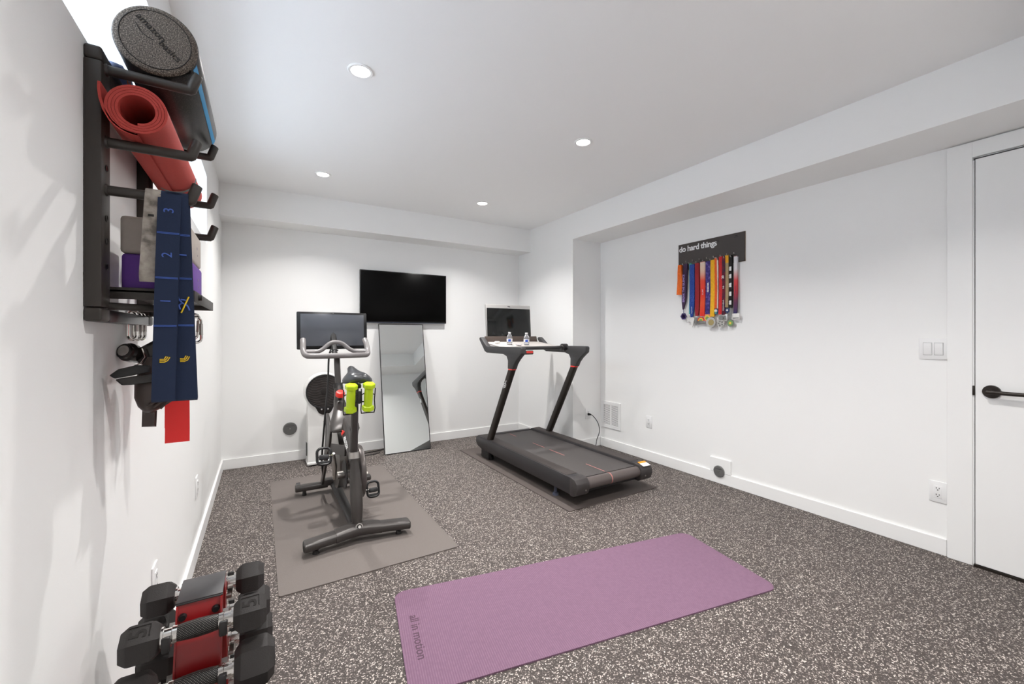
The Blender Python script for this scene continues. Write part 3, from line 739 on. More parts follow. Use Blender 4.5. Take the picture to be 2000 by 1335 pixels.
# warning label on the right end cap
Ml = frame((.325, .012, .2065), (1, 0, 0), (0, .93, .25))
mb = MB(); mb.box((0, .014, 0), (.075, .022, .003), 0, Ml); tpart('warning_label', mb, orange_lab, None, 0)
mb = MB(); mb.box((0, -.018, -.0008), (.075, .042, .003), 0, Ml); tpart('caution_text_label', mb, white_lab, None, 0)
# console: tray, rim, crossbar, screen
mb = MB(); mb.prism([(-.33, 1.08), (.33, 1.08), (.33, 1.46), (.30, 1.495), (-.30, 1.495), (-.33, 1.46)], (0, 0, 0), X, Y, Z, .012, .002); mb.bm.transform(Matrix.Translation((0, 1.08, 1.086)) @ Matrix.Rotation(math.radians(6.5), 4, 'X') @ Matrix.Translation((0, -1.08, 0))); tray = tpart('tray', mb, tray_m)
mb = MB(); mb.prism([(-.33, 0), (.33, 0), (.31, .075), (-.31, .075)], (0, 1.478, 1.125), X, Z, Y, .022, .004); tpart('tray_back', mb, mat('tray_back_brown', (84, 72, 66), .5), tray)
mb = MB(); mb.box((0, 1.085, 1.092), (.64, .022, .030), .008); tpart('tray_lip', mb, tray_m, tray)
mb = MB(); mb.tube([(-.34, 1.0, 1.088), (-.2, .985, 1.09), (.2, .985, 1.09), (.34, 1.0, 1.095)], .0165, 14); cb = tpart('crossbar', mb, console_m)
mb = MB(); mb.cyl((.285, .997, 1.095), (.338, .997, 1.095), .033, .033, 24); kn = tpart('speed_knob', mb, rail_m)
mb = MB(); mb.cyl((.280, .997, 1.095), (.286, .997, 1.095), .018, .02, 20); tpart('knob_face', mb, steel_m, kn)
mb = MB(); mb.box((-.165, .975, 1.050), (.17, .050, .036), .008); kb = tpart('control_pod', mb, rail_m)
mb = MB(); mb.box((-.125, .949, 1.054), (.07, .006, .020), .002); tpart('stop_key', mb, redline_m, kb)
Ms = Matrix.Translation((-.018, 1.515, 1.358)) @ Matrix.Rotation(math.radians(-4), 4, 'X')
mb = MB(); mb.box((0, 0, 0), (.545, .026, .345), .010, Ms); sh = tpart('screen_housing', mb, mat('screen_silver', (186, 184, 182), .35, metal=.4))
mb = MB(); mb.box((0, -.0135, -.018), (.525, .002, .300), .0005, Ms); tpart('screen_glass', mb, tscreen_m, sh)
mb = MB(); mb.box((0, -.0135, .153), (.03, .002, .006), .0005, Ms); tpart('camera_slot', mb, black_m, sh)
mb = MB(); mb.box((0, 1.545, 1.24), (.10, .04, .22), .01); tpart('screen_mount', mb, console_m)
# power cord to the pier outlet
pc = smooth_path([(3.052 - TX, YP - .035 - TY0, .352), (3.058 - TX, YP - .075 - TY0, .345), (3.085 - TX, YP - .12 - TY0, .28), (3.075 - TX, YP - .16 - TY0, .20), (3.03 - TX, YP - .17 - TY0, .12), (2.98 - TX, YP - .17 - TY0, .03), (2.85 - TX, YP - .05 - TY0, .006), (2.55 - TX, 1.44, .03)], 6)
mb = MB(); mb.tube(pc, .004, 8); cord = tpart('power_cord', mb, black_m)
mb = MB(); mb.tube([(3.052 - TX, YP - .011 - TY0, .354), (3.052 - TX, YP - .045 - TY0, .354)], [.014, .009], 12); tpart('plug', mb, black_m, cord)

# bottles and small things on the console tray
def bottle(x, y, label):
    t = thing('water_bottle', label, 'bottle', (x, y, TZ + 1.098 + (y - 3.355) * math.tan(math.radians(6.5)) + .003), group='water bottles on the treadmill tray')
    mb = MB(); mb.lathe([(0, 0), (.024, 0), (.027, .004), (.026, .012), (.0275, .02), (.0275, .062), (.026, .074), (.019, .092), (.0115, .104), (.0115, .108), (0, .108)], 24); mb.build('bottle_body', water_m, t)
    mb = MB(); mb.lathe([(.0278, .024), (.0282, .025), (.0282, .054), (.0278, .055)], 24); lb = mb.build('bottle_label', white_lab, t)
    mb = MB(); rings = []
    for z in (.028, .051):
        rings.append([(.0286 * math.cos(a), .0286 * math.sin(a), z) for a in [-2.6 + i * .12 for i in range(9)]] + [(.0280 * math.cos(a), .0280 * math.sin(a), z) for a in [-2.6 + i * .12 for i in range(8, -1, -1)]])
    mb.ring_loft(rings); mb.build('blue_panel', bluelabel_m, lb)
    mb = MB(); mb.lathe([(.0, .106), (.0138, .106), (.0138, .119), (.012, .121), (0, .121)], 20); mb.build('bottle_cap', white_lab, t)
bottle(2.085, 3.53, 'small clear water bottle with blue label, left of the two on the tray')
bottle(2.250, 3.48, 'small clear water bottle with blue label, right one near the screen corner')
t = thing('earbud_case', 'small white earbud case on the left of the treadmill tray', 'earbud case', (1.985, 3.60, TZ + 1.130))
mb = MB(); mb.box((0, 0, .011), (.05, .036, .022), .009, seg=4); mb.build('case_body', white_lab, t)
mb = MB(); mb.box((0, -.0182, .014), (.006, .001, .003), .0003); mb.build('case_light', steel_m, t)
mb = MB()
random.seed(3)
rings = []
for i in range(5):
    rings.append([(-.03 + .015 * i + random.uniform(-.004, .004), .022 * math.cos(2 * PI * j / 10) * (1 - .25 * abs(i - 2)) + random.uniform(-.005, .005), .012 + .011 * math.sin(2 * PI * j / 10) * (1 - .2 * abs(i - 2)) + random.uniform(-.001, .003)) for j in range(10)])
mb.ring_loft(rings)
o = mb.build('crumpled_wrapper', mat('wrapper_grey', (206, 202, 204), .35), None, 20); o.location = (2.135, 3.44, TZ + 1.107)
tag(o, 'crumpled pale grey wrapper between the two bottles on the tray', 'wrapper')

# ------------------------------------------------------------------ white pedestal fan by the back wall
FX, FY, FZ = .512, 4.30, .0
fan = thing('tower_fan', 'white pedestal fan with a round dark grille behind the bike', 'fan', (FX, FY, FZ))
cz, cr_ = .685, .176
outl = arc((0, cz), cr_, -.62, PI + .62, 30) + [(-.148, .52), (-.146, .40), (-.145, .06), (-.150, .03), (.150, .03), (.145, .06), (.146, .40), (.148, .52)]
mb = MB(); mb.prism(outl, (0, .13, 0), X, Z, -Y, .13, .012); mb.build('fan_body', greyfan_m, fan)
mb = MB(); mb.box((0, .065, .022), (.305, .17, .026), .010); mb.build('foot_plate', greyfan_m, fan)
mb = MB(); mb.box((0, .065, .006), (.27, .14, .012), .003); mb.build('rubber_base', black_m, fan)
gp = arc((0, cz), .163, -1.05, PI + 1.05, 34) + [(-.066, .512), (-.052, .486), (-.025, .470), (.0, .466), (.025, .470), (.052, .486), (.066, .512)]
mb = MB(); mb.prism(gp, (0, 0, 0), X, Z, -Y, .006, .002); gr = mb.build('grille_panel', grille_m, fan)
mb = MB(); mb.tube([(.155 * math.cos(a), -.008, cz + .155 * math.sin(a)) for a in [2 * PI * i / 48 for i in range(48)]], .006, 8, closed=True, up=(0, 1, 0)); mb.build('grille_ring', black_m, gr)
for i in range(19):
    z = cz - .138 + i * .276 / 18; hw = math.sqrt(max(.148 ** 2 - (z - cz) ** 2, 1e-4))
    mb = MB(); pts = []
    for k in range(9):
        x = -hw + 2 * hw * k / 8; pts.append((x, -.009, z + .010 * math.sin(3 * PI * k / 8 + i * .0) * (hw / .148)))
    mb.tube(pts, .0022, 5); mb.build('slat', slat_m, gr)
mb = MB(); M = Matrix.Translation((0, -.006, cz)) @ Matrix.Rotation(PI / 2, 4, 'X'); mb.lathe([(.036, 0), (.036, .006), (.028, .009), (0, .009)], 28, M); mb.build('hub_cap', grille_m, gr)
for sx in (-.028, .028):
    mb = MB(); M = Matrix.Translation((sx, -.006, .520)) @ Matrix.Rotation(PI / 2, 4, 'X'); mb.lathe([(.007, 0), (.007, .003), (0, .003)], 14, M); mb.build('button', white_lab, gr)
mb = MB(); mb.box((0, -.002, .405), (.03, .003, .005), .001); mb.build('maker_mark', steel_m, fan)
mb = MB(); mb.box((-.152, .06, .15), (.004, .06, .12), .001); mb.build('side_vent', black_m, fan)
pts = smooth_path([(.675, 4.40, .006), (.74, 4.37, .006), (.85, 4.44, .006), (.95, 4.47, .006), (1.04, 4.49, .006), (1.13, 4.53, .006)], 6)
mb = MB(); mb.tube(pts, .0045, 8); o = mb.build('power_cable', black_m); tag(o, 'black power cable on the floor between the fan and the mirror', 'cable')
pts = smooth_path([(.69, 4.35, .005), (.76, 4.325, .005), (.88, 4.375, .005), (.98, 4.38, .005), (1.05, 4.42, .005)], 6)
mb = MB(); mb.tube(pts, .004, 8); o = mb.build('power_cable', black_m); tag(o, 'thinner black cable looping beside the mirror foot', 'cable')

# ------------------------------------------------------------------ medal board and medals
MBD = thing('medal_board', 'charcoal medal hanger board lettered do hard things', 'medal hanger', (XR, 2.1645, 1.910))
mb = MB(); mb.box((-.008, 0, 0), (.012, .601, .230), .0015, seg=1); mb.build('board', board_m, MBD)
mb = MB(); mb.box((-.003, 0, 0), (.006, .606, .235), .001, seg=1); mb.build('board_edge', mat('board_wood_edge', (122, 104, 86), .6), MBD)
lettering('do hard things', .068, (-.0146, .292, .068), RW, Z, white_print, MBD, .0004, align='LEFT', bold=.0018, space=.93)
for dy, dz in ((-.075, .085), (-.235, .094)):
    mb = MB(); mb.box((-.0150, dy, dz), (.002, .024, .006), .0005); mb.box((-.0150, dy, dz - .012), (.002, .034, .005), .0005); mb.build('small_mark', black_m, MBD)
hook_y = [2.40, 2.365, 2.335, 2.30, 2.265, 2.235, 2.20, 2.167, 2.135, 2.105, 2.075, 2.045, 2.015, 1.99, 1.96, 1.93]
hk0 = None
for i, y in enumerate(hook_y):
    z = 1.838 + (.018 if i % 2 else 0)
    if hk0 is None:
        mb = MB(); mb.tube([(-.012, 0, 0), (-.044, 0, 0), (-.047, 0, .012)], .0028, 8); hk0 = mb.build('hook', steel_m, MBD); h = hk0
    else: h = inst(hk0, MBD)
    h.location = (0, y - 2.1645, z - 1.910)

def rib(name, y0, z0, y1, z1, wd, x, amp=.003, taper=0.0, twist=0.0):
    mb = MB(); pts = []; ws = []
    n = 12
    for i in range(n + 1):
        t = i / n
        pts.append((x + amp * math.sin(5 * t + y0 * 40), y0 + (y1 - y0) * t + .0015 * math.sin(7 * t + y0 * 90), z0 + (z1 - z0) * t))
        ws.append(wd * (1 - taper * max(0, (t - .8) / .2)))
    mb.strip(pts, ws, .0035, Y); return mb
RX = XR - .030
def medal(label, y0, z0, y1, z1, wd, m, back=None, x=RX, taper=0.0, name='medal', cat='medal'):
    t = thing(name, label, cat, (0, 0, 0), group='race medals on the board')
    t.location = (x, y0, z1)
    L = t.location.copy()
    bk = rib('r', y0 - .004 - L.y, z0 - L.z - .004, y1 - L.y, z1 - L.z + .004, wd * .96, .008, taper=taper); bk.build('ribbon_back', back or m, t)
    fr_ = rib('r', 0, z0 - L.z, y1 - L.y, 0, wd, 0, taper=taper); r = fr_.build('ribbon', m, t)
    mb = MB(); mb.box((.004, 0, z0 - L.z), (.012, wd * .9, .004), .001); mb.build('ribbon_fold', back or m, t)
    return t, L, r
def ptxt(txt, size, L, y, z, r, m=white_print, dx=-.0075):
    lettering(txt, size, (dx, y - L.y, z - L.z), (0, 0, 1), (0, 1, 0), m, r, .0004, bold=.0006)
def pbar(n, size, L, y, z, r, m=white_print, dx=-.0075):
    # print too small to read: a run of little strokes up the ribbon
    mb = MB(); random.seed(n * 7 + int(z * 1000))
    for k in range(n):
        zz = z - L.z + (k - (n - 1) / 2) * size * .62
        mb.box((dx, y - L.y, zz), (.0008, size * random.uniform(.55, .8), size * .14), 0)
        mb.box((dx, y - L.y + random.uniform(-.25, .25) * size, zz + size * .2), (.0008, size * .16, size * .4), 0)
    mb.build('small_print', m, r, 0)
def disc(t, L, y, z, r, m, th=.004, dx=0.0, name='disc', n=28, ring=None, squash=1.0, rot=0):
    mb = MB(); M = Matrix.Translation((dx, y - L.y, z - L.z)) @ Matrix.Rotation(-PI / 2, 4, 'Y') @ Matrix.Rotation(rot, 4, 'Z') @ Matrix.Diagonal((1, squash, 1, 1))
    if ring: mb.lathe([(ring, -th / 2), (r, -th / 2), (r, th / 2), (ring, th / 2)], n, M); 
    else: mb.lathe([(0, -th / 2), (r * .96, -th / 2), (r, 0), (r * .96, th / 2), (0, th / 2)], n, M)
    return mb.build(name, m, t)
def R_(n, rgb, rgb2=None): return mat(n, rgb, .65, vary=.12, vscale=60)
silver = mat('medal_silver', (196, 194, 190), .3, metal=.8); brass = mat('medal_brass', (178, 160, 112), .35, metal=.7)
pewter = mat('medal_pewter', (138, 138, 136), .35, metal=.8); enamelw = mat('enamel_white', (232, 230, 226), .3)
purple = mat('enamel_purple', (66, 50, 112), .35); green = mat('enamel_green', (120, 160, 96), .4); pinke = mat('enamel_pink', (222, 120, 128), .4)
yel = mat('enamel_yellow', (240, 206, 80), .4); navye = mat('enamel_navy', (36, 54, 104), .35); rede = mat('enamel_red', (206, 52, 50), .4); teale = mat('enamel_teal', (90, 170, 160), .4)
# orange towelling band
t = thing('sweatband', 'orange towelling headband hung at the left end of the medal board', 'headband', (RX, 2.428, 1.577))
mb = MB(); mb.strip([(0.004, .012, .262), (0.0, .010, .2), (-.004, .004, .13), (.0, .010, .06), (0, .014, 0)], [.034, .040, .046, .050, .052], .012, Y); mb.build('front_loop', R_('orange_towel', (238, 110, 28)), t, 60)
mb = MB(); mb.strip([(0.016, .010, .262), (0.018, .010, .13), (.016, .012, .004)], [.034, .044, .050], .008, Y); mb.build('back_loop', MATS['orange_towel'], t, 60)
mb = MB(); mb.box((.012, .012, .262), (.036, .032, .008), .003); mb.build('fold', MATS['orange_towel'], t)
# 1 purple
t, L, r = medal('dark purple ribbon lettered BREAK THE SILENCE with a purple ring-flower medal', 2.383, 1.843, 2.400, 1.443, .042, R_('rb_plum', (58, 34, 66)), taper=.75)
ptxt('BREAK THE SILENCE', .027, L, 2.393, 1.63, r, mat('lavender_print', (176, 150, 214), .6))
for k in range(6): disc(t, L, 2.398 + .017 * math.cos(k * PI / 3), 1.383 + .017 * math.sin(k * PI / 3), .0135, purple, .004, ring=.0095)
disc(t, L, 2.398, 1.383, .012, purple, .004, ring=.008); disc(t, L, 2.398, 1.383, .026, enamelw, .002, dx=.002, name='white_backing')
mb = MB(); mb.tube([(0, 2.398 - L.y, 1.41 - L.z), (0, 2.399 - L.y, 1.45 - L.z)], .003, 8); mb.build('hanger', purple, t)
# 2 teal (mostly behind the blue one)
t, L, r = medal('narrow teal ribbon behind the royal blue one, clear star medal', 2.337, 1.843, 2.337, 1.40, .018, R_('rb_teal', (92, 190, 176)), x=RX + .006)
star = []
for k in range(10): star.append(((.036 if k % 2 == 0 else .016) * math.sin(k * PI / 5), (.036 if k % 2 == 0 else .016) * math.cos(k * PI / 5)))
mb = MB(); mb.prism(star, (.0, 2.345 - L.y, 1.355 - L.z), Y, Z, -X, .004, 0); mb.build('star', mat('frosted_clear', (214, 214, 212), .2), t, 20)
# 3 royal blue
t, L, r = medal('royal blue starry ribbon with a pale spike-shaped medal', 2.314, 1.828, 2.316, 1.372, .048, blotch('rb_blue', [(.45, (24, 58, 140)), (.66, (40, 84, 176)), (.72, (190, 200, 226))], 260, .7), taper=.6)
pbar(8, .013, L, 2.312, 1.43, r)
mb = MB(); mb.prism([(-.022, 0), (0, -.075), (.022, 0), (0, .02)], (0, 2.310 - L.y, 1.358 - L.z), Y, Z, -X, .004, 0); mb.build('spike', enamelw, t, 20)
# 4 crimson
t, L, r = medal('deep crimson ribbon with a grey shield medal', 2.265, 1.833, 2.265, 1.380, .040, R_('rb_crimson', (152, 20, 34)), taper=.3)
mb = MB(); mb.prism([(-.03, .02), (.03, .02), (.024, -.02), (0, -.045), (-.024, -.02)], (.004, 2.275 - L.y, 1.348 - L.z), Y, Z, -X, .004, 0); mb.build('shield', pewter, t, 20)
# 5 red to orange gradient
t, L, r = medal('cream to red gradient ribbon with small white print and a rainbow half-disc medal', 2.213, 1.836, 2.213, 1.376, .044, gradient('rb_redgrad', [(0, (226, 36, 30)), (.25, (236, 84, 40)), (.42, (226, 44, 34)), (.66, (232, 74, 48)), (.84, (238, 200, 176)), (1, (232, 214, 196))]))
pbar(4, .020, L, 2.207, 1.578, r)
half = arc((0, 0), .034, 0, PI, 14)
mb = MB(); mb.prism(half, (0, 2.226 - L.y, 1.338 - L.z), Y, Z, -X, .004, 0); mb.build('half_disc', rede, t, 20)
mb = MB(); mb.prism(arc((0, 0), .024, 0, PI, 12), (-.003, 2.226 - L.y, 1.339 - L.z), Y, Z, -X, .003, 0); mb.build('inner_arc', yel, t, 20)
mb = MB(); mb.prism(arc((0, 0), .014, 0, PI, 10), (-.005, 2.226 - L.y, 1.34 - L.z), Y, Z, -X, .003, 0); mb.build('core_arc', green, t, 20)
mb = MB(); mb.box((0, 2.226 - L.y, 1.326 - L.z), (.004, .085, .022), .001); mb.build('name_bar', pewter, t)
# 6 finisher
t, L, r = medal('violet mottled ribbon lettered FINISHER with a pink-ringed disc', 2.163, 1.833, 2.164, 1.392, .041, blotch('rb_violet', [(.35, (44, 30, 104)), (.55, (70, 52, 134)), (.7, (132, 116, 186))], 40, .7))
ptxt('FINISHER', .020, L, 2.157, 1.615, r)
disc(t, L, 2.168, 1.362, .036, pinke); disc(t, L, 2.168, 1.362, .026, yel, .005, -.001, 'inner_disc'); disc(t, L, 2.168, 1.358, .015, green, .006, -.002, 'core_disc')
# 7 yellow
t, L, r = medal('plain golden yellow ribbon with the largest silver-ringed disc', 2.121, 1.838, 2.122, 1.370, .037, R_('rb_yellow', (246, 184, 20)))
disc(t, L, 2.131, 1.322, .043, pewter, .005, -.006); disc(t, L, 2.131, 1.322, .043, silver, .009, -.006, 'rim', ring=.036); disc(t, L, 2.128, 1.322, .026, brass, .008, -.008, 'inner_disc')
# 8 orange and white
t, L, r = medal('thin orange and white ribbon with a small dark oval medal', 2.094, 1.852, 2.092, 1.435, .019, R_('rb_orange', (238, 96, 28)), back=mat('rb_cream', (238, 226, 214), .7))
mb = rib('r', -.014, 1.83 - L.z, -.012, 0, .014, .004); mb.build('white_stripe', MATS['rb_cream'], t)
disc(t, L, 2.091, 1.410, .025, navye, squash=.75); disc(t, L, 2.091, 1.416, .013, enamelw, .006, -.001, 'inner_disc'); disc(t, L, 2.091, 1.400, .009, teale, .006, -.001, 'core_disc')
# 9 red
t, L, r = medal('bright red ribbon with a silver square medal bearing a ring', 2.050, 1.855, 2.050, 1.382, .031, R_('rb_red', (208, 30, 36)))
mb = MB(); mb.box((-.004, 2.028 - L.y, 1.356 - L.z), (.005, .075, .058), .003); mb.build('plaque', silver, t)
disc(t, L, 2.042, 1.356, .019, pewter, .006, -.008, 'ring', ring=.012)
mb = MB(); mb.box((-.007, 2.010 - L.y, 1.356 - L.z), (.003, .026, .034), .001); mb.build('inset', pewter, t)
# 10 dark print
t, L, r = medal('dark maroon ribbon with white numerals and lettering, ornate silver medal', 2.022, 1.846, 2.022, 1.380, .026, blotch('rb_maroon', [(.4, (56, 26, 52)), (.6, (112, 24, 44))], 18, .7), x=RX - .004)
pbar(8, .018, L, 2.021, 1.455, r); ptxt('20', .026, L, 2.024, 1.685, r); pbar(2, .020, L, 2.021, 1.60, r)
gear = []
for k in range(24): gear.append(((.036 if k % 2 else .028) * math.cos(k * PI / 12), (.036 if k % 2 else .028) * math.sin(k * PI / 12)))
mb = MB(); mb.prism(gear, (-.002, 2.045 - L.y, 1.312 - L.z), Y, Z, -X, .004, 0); mb.build('ornate_disc', silver, t, 20)
for k in range(5): disc(t, L, 2.045 + .017 * math.cos(k * 1.257), 1.312 + .017 * math.sin(k * 1.257), .007, pewter, .007, -.005, 'boss', n=14)
# 11 tan with yellow top
t, L, r = medal('tan ribbon with a yellow top and a small navy crest', 1.997, 1.858, 1.998, 1.440, .028, gradient('rb_tan', [(0, (170, 146, 108)), (.84, (178, 154, 112)), (.86, (244, 176, 36)), (1, (244, 176, 36))]))
mb = MB(); mb.prism([(-.018, .018), (.018, .018), (.016, -.008), (0, -.024), (-.016, -.008)], (0, 1.992 - L.y, 1.412 - L.z), Y, Z, -X, .004, 0); mb.build('crest', navye, t, 20)
disc(t, L, 1.992, 1.416, .008, enamelw, .007, -.003, 'crest_centre', n=14)
# 12 black print
t, L, r = medal('black ribbon with chunky white print and a round green medal', 1.968, 1.852, 1.966, 1.432, .028, mat('rb_black', (20, 18, 18), .7))
for s_, z in (('RUN', 1.745), ('ROCK', 1.685), ('ALL', 1.615), ('DAY', 1.545), ('GO', 1.475)):
    mb = MB(); mb.box((-.0068, 1.964 - L.y, z - L.z), (.001, .017, .034), .0005)
    for q in (-.008, .006): mb.box((-.0068, 1.964 - L.y + .002, z - L.z + q), (.0014, .020, .006), .0003)
    mb.build('white_print', white_print, r)
disc(t, L, 1.967, 1.312, .029, pewter); disc(t, L, 1.967, 1.312, .023, green, .006, -.001, 'inner_disc'); disc(t, L, 1.967, 1.312, .010, yel, .007, -.002, 'core_disc')
mb = MB(); mb.tube([(0, 1.967 - L.y, 1.34 - L.z), (0, 1.966 - L.y, 1.435 - L.z)], .006, 8); mb.build('hanger', pewter, t)
# 13 white / red / navy
t, L, r = medal('white to red to navy ribbon with a white rectangular medal at the right end', 1.926, 1.838, 1.926, 1.388, .027, gradient('rb_wrn', [(0, (44, 40, 92)), (.22, (110, 52, 82)), (.42, (206, 56, 62)), (.58, (216, 70, 72)), (.78, (232, 226, 228)), (1, (228, 228, 232))]))
pbar(8, .012, L, 1.922, 1.575, r, navye)
mb = MB(); mb.box((0, 1.921 - L.y, 1.364 - L.z), (.005, .056, .048), .002); mb.build('plaque', enamelw, t)
mb = MB(); mb.box((-.003, 1.921 - L.y, 1.351 - L.z), (.002, .046, .006), .0005); mb.build('plaque_line', pewter, t)

# ------------------------------------------------------------------ wall storage rack on the left wall
RK = thing('wall_storage_rack', 'dark brown metal wall rack with upturned pegs and a shelf', 'wall rack', (XL, 1.42, 1.24))
o0 = Vector((XL, 1.42, 1.24))
def rp(name, mb, m, parent=None, smooth=35):
    mb.bm.transform(Matrix.Translation(-o0)); return mb.build(name, m, parent or RK, smooth)
PX0, PX1 = XL, XL + .028
pegs = (1.775, 1.622, 1.520)
for y0, y1 in ((1.178, 1.236), (1.602, 1.658)):
    ymid = (y0 + y1) / 2
    mb = MB(); mb.box(((PX0 + PX1) / 2, ymid, 1.525), (.028, y1 - y0, .510), .003); post = rp('rack_post', mb, rackmetal_m)
    for z, in ((1.795,), (1.2545,)):
        mb = MB(); mb.box(((PX0 + PX1) / 2, ymid, z), (.0285, y1 - y0 + .001, .029), .006, seg=3); rp('corner_piece', mb, rackmetal_m)
    for z in (1.566, 1.460, 1.411, 1.357):
        mb = MB(); mb.cyl((PX1 - .001, ymid, z), (PX1 + .0012, ymid, z), .0062, .0062, 18); rp('bolt_hole', mb, blackgloss_m, post)
        mb = MB(); rings = []
        mb.tube([(PX1 + .0012, ymid + .0066 * math.cos(a), z + .0066 * math.sin(a)) for a in [2 * PI * i / 18 for i in range(18)]], .0007, 6, closed=True, up=(1, 0, 0)); rp('hole_rim', mb, bikedark_m, post)
    for z in pegs:
        yy = ymid
        mb = MB(); mb.tube([(PX1 - .002, yy, z), (-.150, yy, z)], .0105, 18); 
        pg = rp('peg', mb, rackmetal_m)
        mb = MB(); mb.tube([(-.158, yy, z), (-.142, yy, z), (-.1395, yy, z + .002), (-.128, yy, z + .036), (-.127, yy, z + .038)], [.0106, .0108, .0112, .0108, .0095], 18); rp('peg_tip', mb, rackmetal_m, pg)
        mb = MB(); mb.cyl((PX1 - .001, yy, z), (PX1 + .004, yy, z), .0135, .012, 20); rp('peg_collar', mb, rackmetal_m, pg)
for z in (1.797, 1.2535):
    mb = MB(); mb.box(((PX0 + PX1) / 2, 1.419, z), (.027, .37, .027), .003); rp('cross_rail', mb, rackgloss_m)
mb = MB(); mb.box((-.2105, 1.444, 1.309), (.146, .432, .006), .001); sh = rp('shelf', mb, rackmetal_m)
for c, d in (((-.2105, 1.230, 1.304), (.146, .004, .026)), ((-.137, 1.444, 1.304), (.004, .432, .026)), ((-.2105, 1.658, 1.304), (.146, .004, .026))):
    mb = MB(); mb.box(c, d, .001); rp('shelf_lip', mb, rackmetal_m, sh)
mb = MB(); mb.tube([(PX1 - .002, 1.231, 1.275), (-.205, 1.236, 1.272), (-.188, 1.25, 1.272), (-.188, 1.60, 1.272), (-.205, 1.62, 1.272), (PX1 - .002, 1.62, 1.275)], .008, 12); rp('hanging_rod', mb, rackmetal_m)
mb = MB(); mb.cyl((-.1350, 1.30, 1.305), (-.128, 1.30, 1.305), .008, .007, 14); rp('shelf_bolt', mb, bikedark_m, sh)

# foam roller on the top pegs
fr = thing('foam_roller', 'black speckled foam roller lying on the top pegs of the wall rack', 'foam roller', (-.200, 1.195, 1.862))
RRr = .0752
mb = MB(); MY = Matrix.Rotation(-PI / 2, 4, 'X')
mb.lathe([(RRr - .006, .0012), (RRr, .008), (RRr, .452), (RRr - .006, .460), (0, .460)], 64, MY); body = mb.build('roller_body', foam_m, fr, 60)
mb = MB(); mb.lathe([(0, 0), (RRr - .014, 0), (RRr - .005, .0006), (RRr - .001, .006), (RRr - .002, .02), (0, .02)], 64, MY); end = mb.build('roller_end', foamend_m, fr, 60)
mb = MB(); mb.tube([((RRr - .013) * math.cos(a), -.0002, (RRr - .013) * math.sin(a)) for a in [2 * PI * i / 64 for i in range(64)]], .0009, 6, closed=True, up=(0, 1, 0)); mb.build('end_groove', foamline_m, end)
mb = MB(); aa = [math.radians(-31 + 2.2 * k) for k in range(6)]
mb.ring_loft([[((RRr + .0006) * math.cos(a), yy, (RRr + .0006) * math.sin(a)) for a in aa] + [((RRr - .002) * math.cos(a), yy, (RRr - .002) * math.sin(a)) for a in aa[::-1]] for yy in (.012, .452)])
mb.build('painted_reflection', bluereflection_m, body)  # blue reflection along the roller side, painted as a thin coloured strip
ri, upv = Vector((math.cos(-.75), 0, math.sin(-.75))), Vector((math.sin(.75), 0, math.cos(.75)))
lettering('amazon', .020, tuple(ri * -.022 + upv * .012 + Vector((0, -.0006, 0))), ri, upv, foamline_m, end, .0005)
lettering('basics', .020, tuple(ri * .030 + upv * .004 + Vector((0, -.0006, 0))), ri, upv, foamline_m, end, .0005)
mb = MB(); sm = []
for i in range(9): sm.append(ri * (-.042 + .005 * i) + upv * (-.004 - .006 * math.sin(PI * i / 8)) + Vector((0, -.0004, 0)))
mb.tube(sm, .0008, 6); mb.build('end_emblem', foamline_m, end)
# rolled red mat on the second pegs
rm = thing('rolled_mat', 'rolled red exercise mat with a loose end on the second pegs', 'rolled mat', (-.225, 1.165, 1.6870))
def spiral(r0, r1, turns, a1, n):
    out = []
    for i in range(n + 1):
        t = i / n; a = a1 + 2 * PI * turns * (1 - t); r = r0 + (r1 - r0) * t
        out.append((r * math.cos(a), r * math.sin(a)))
    return out
TH = .0047
turns = 4
sp = spiral(.030, .0515, turns, -PI / 2, 150)     # unwinds clockwise, ends at the bottom
sp = [(-x, y) for x, y in sp]
tail = [(-.012, -.0512), (-.028, -.046), (-.043, -.032), (-.053, -.012), (-.0585, .010), (-.0605, .030), (-.0600, .043)]
sp = sp[:-1] + [(0.0, -.0515)] + tail
mb = MB(); rings_in, rings_out = [], []
P2 = [Vector((a, b)) for a, b in sp]
for i in range(len(P2)):
    t = (P2[min(i + 1, len(P2) - 1)] - P2[max(i - 1, 0)]).normalized(); n = Vector((-t.y, t.x))
    rings_in.append(P2[i] + n * TH / 2); rings_out.append(P2[i] - n * TH / 2)
sec = []
for i in range(len(P2)):
    a, b = rings_in[i], rings_out[i]
    sec.append([(a.x, 0, a.y), (b.x, 0, b.y), (b.x, .61, b.y), (a.x, .61, a.y)])
mb.ring_loft(sec); mroll = mb.build('mat_roll', redmat_m, rm, 40)
mb = MB(); MY2 = Matrix.Translation((0, .40, 0)) @ MY
st = []
for a in [PI * (.98 + 1.0 * i / 30) for i in range(31)]:
    st.append(Vector((.0548 * math.cos(a), .40 + .012 * math.cos(a), .0548 * math.sin(a))))
mb.strip(st, .012, .0012, Y); mb.build('grey_stripe', redmatline_m, mroll)
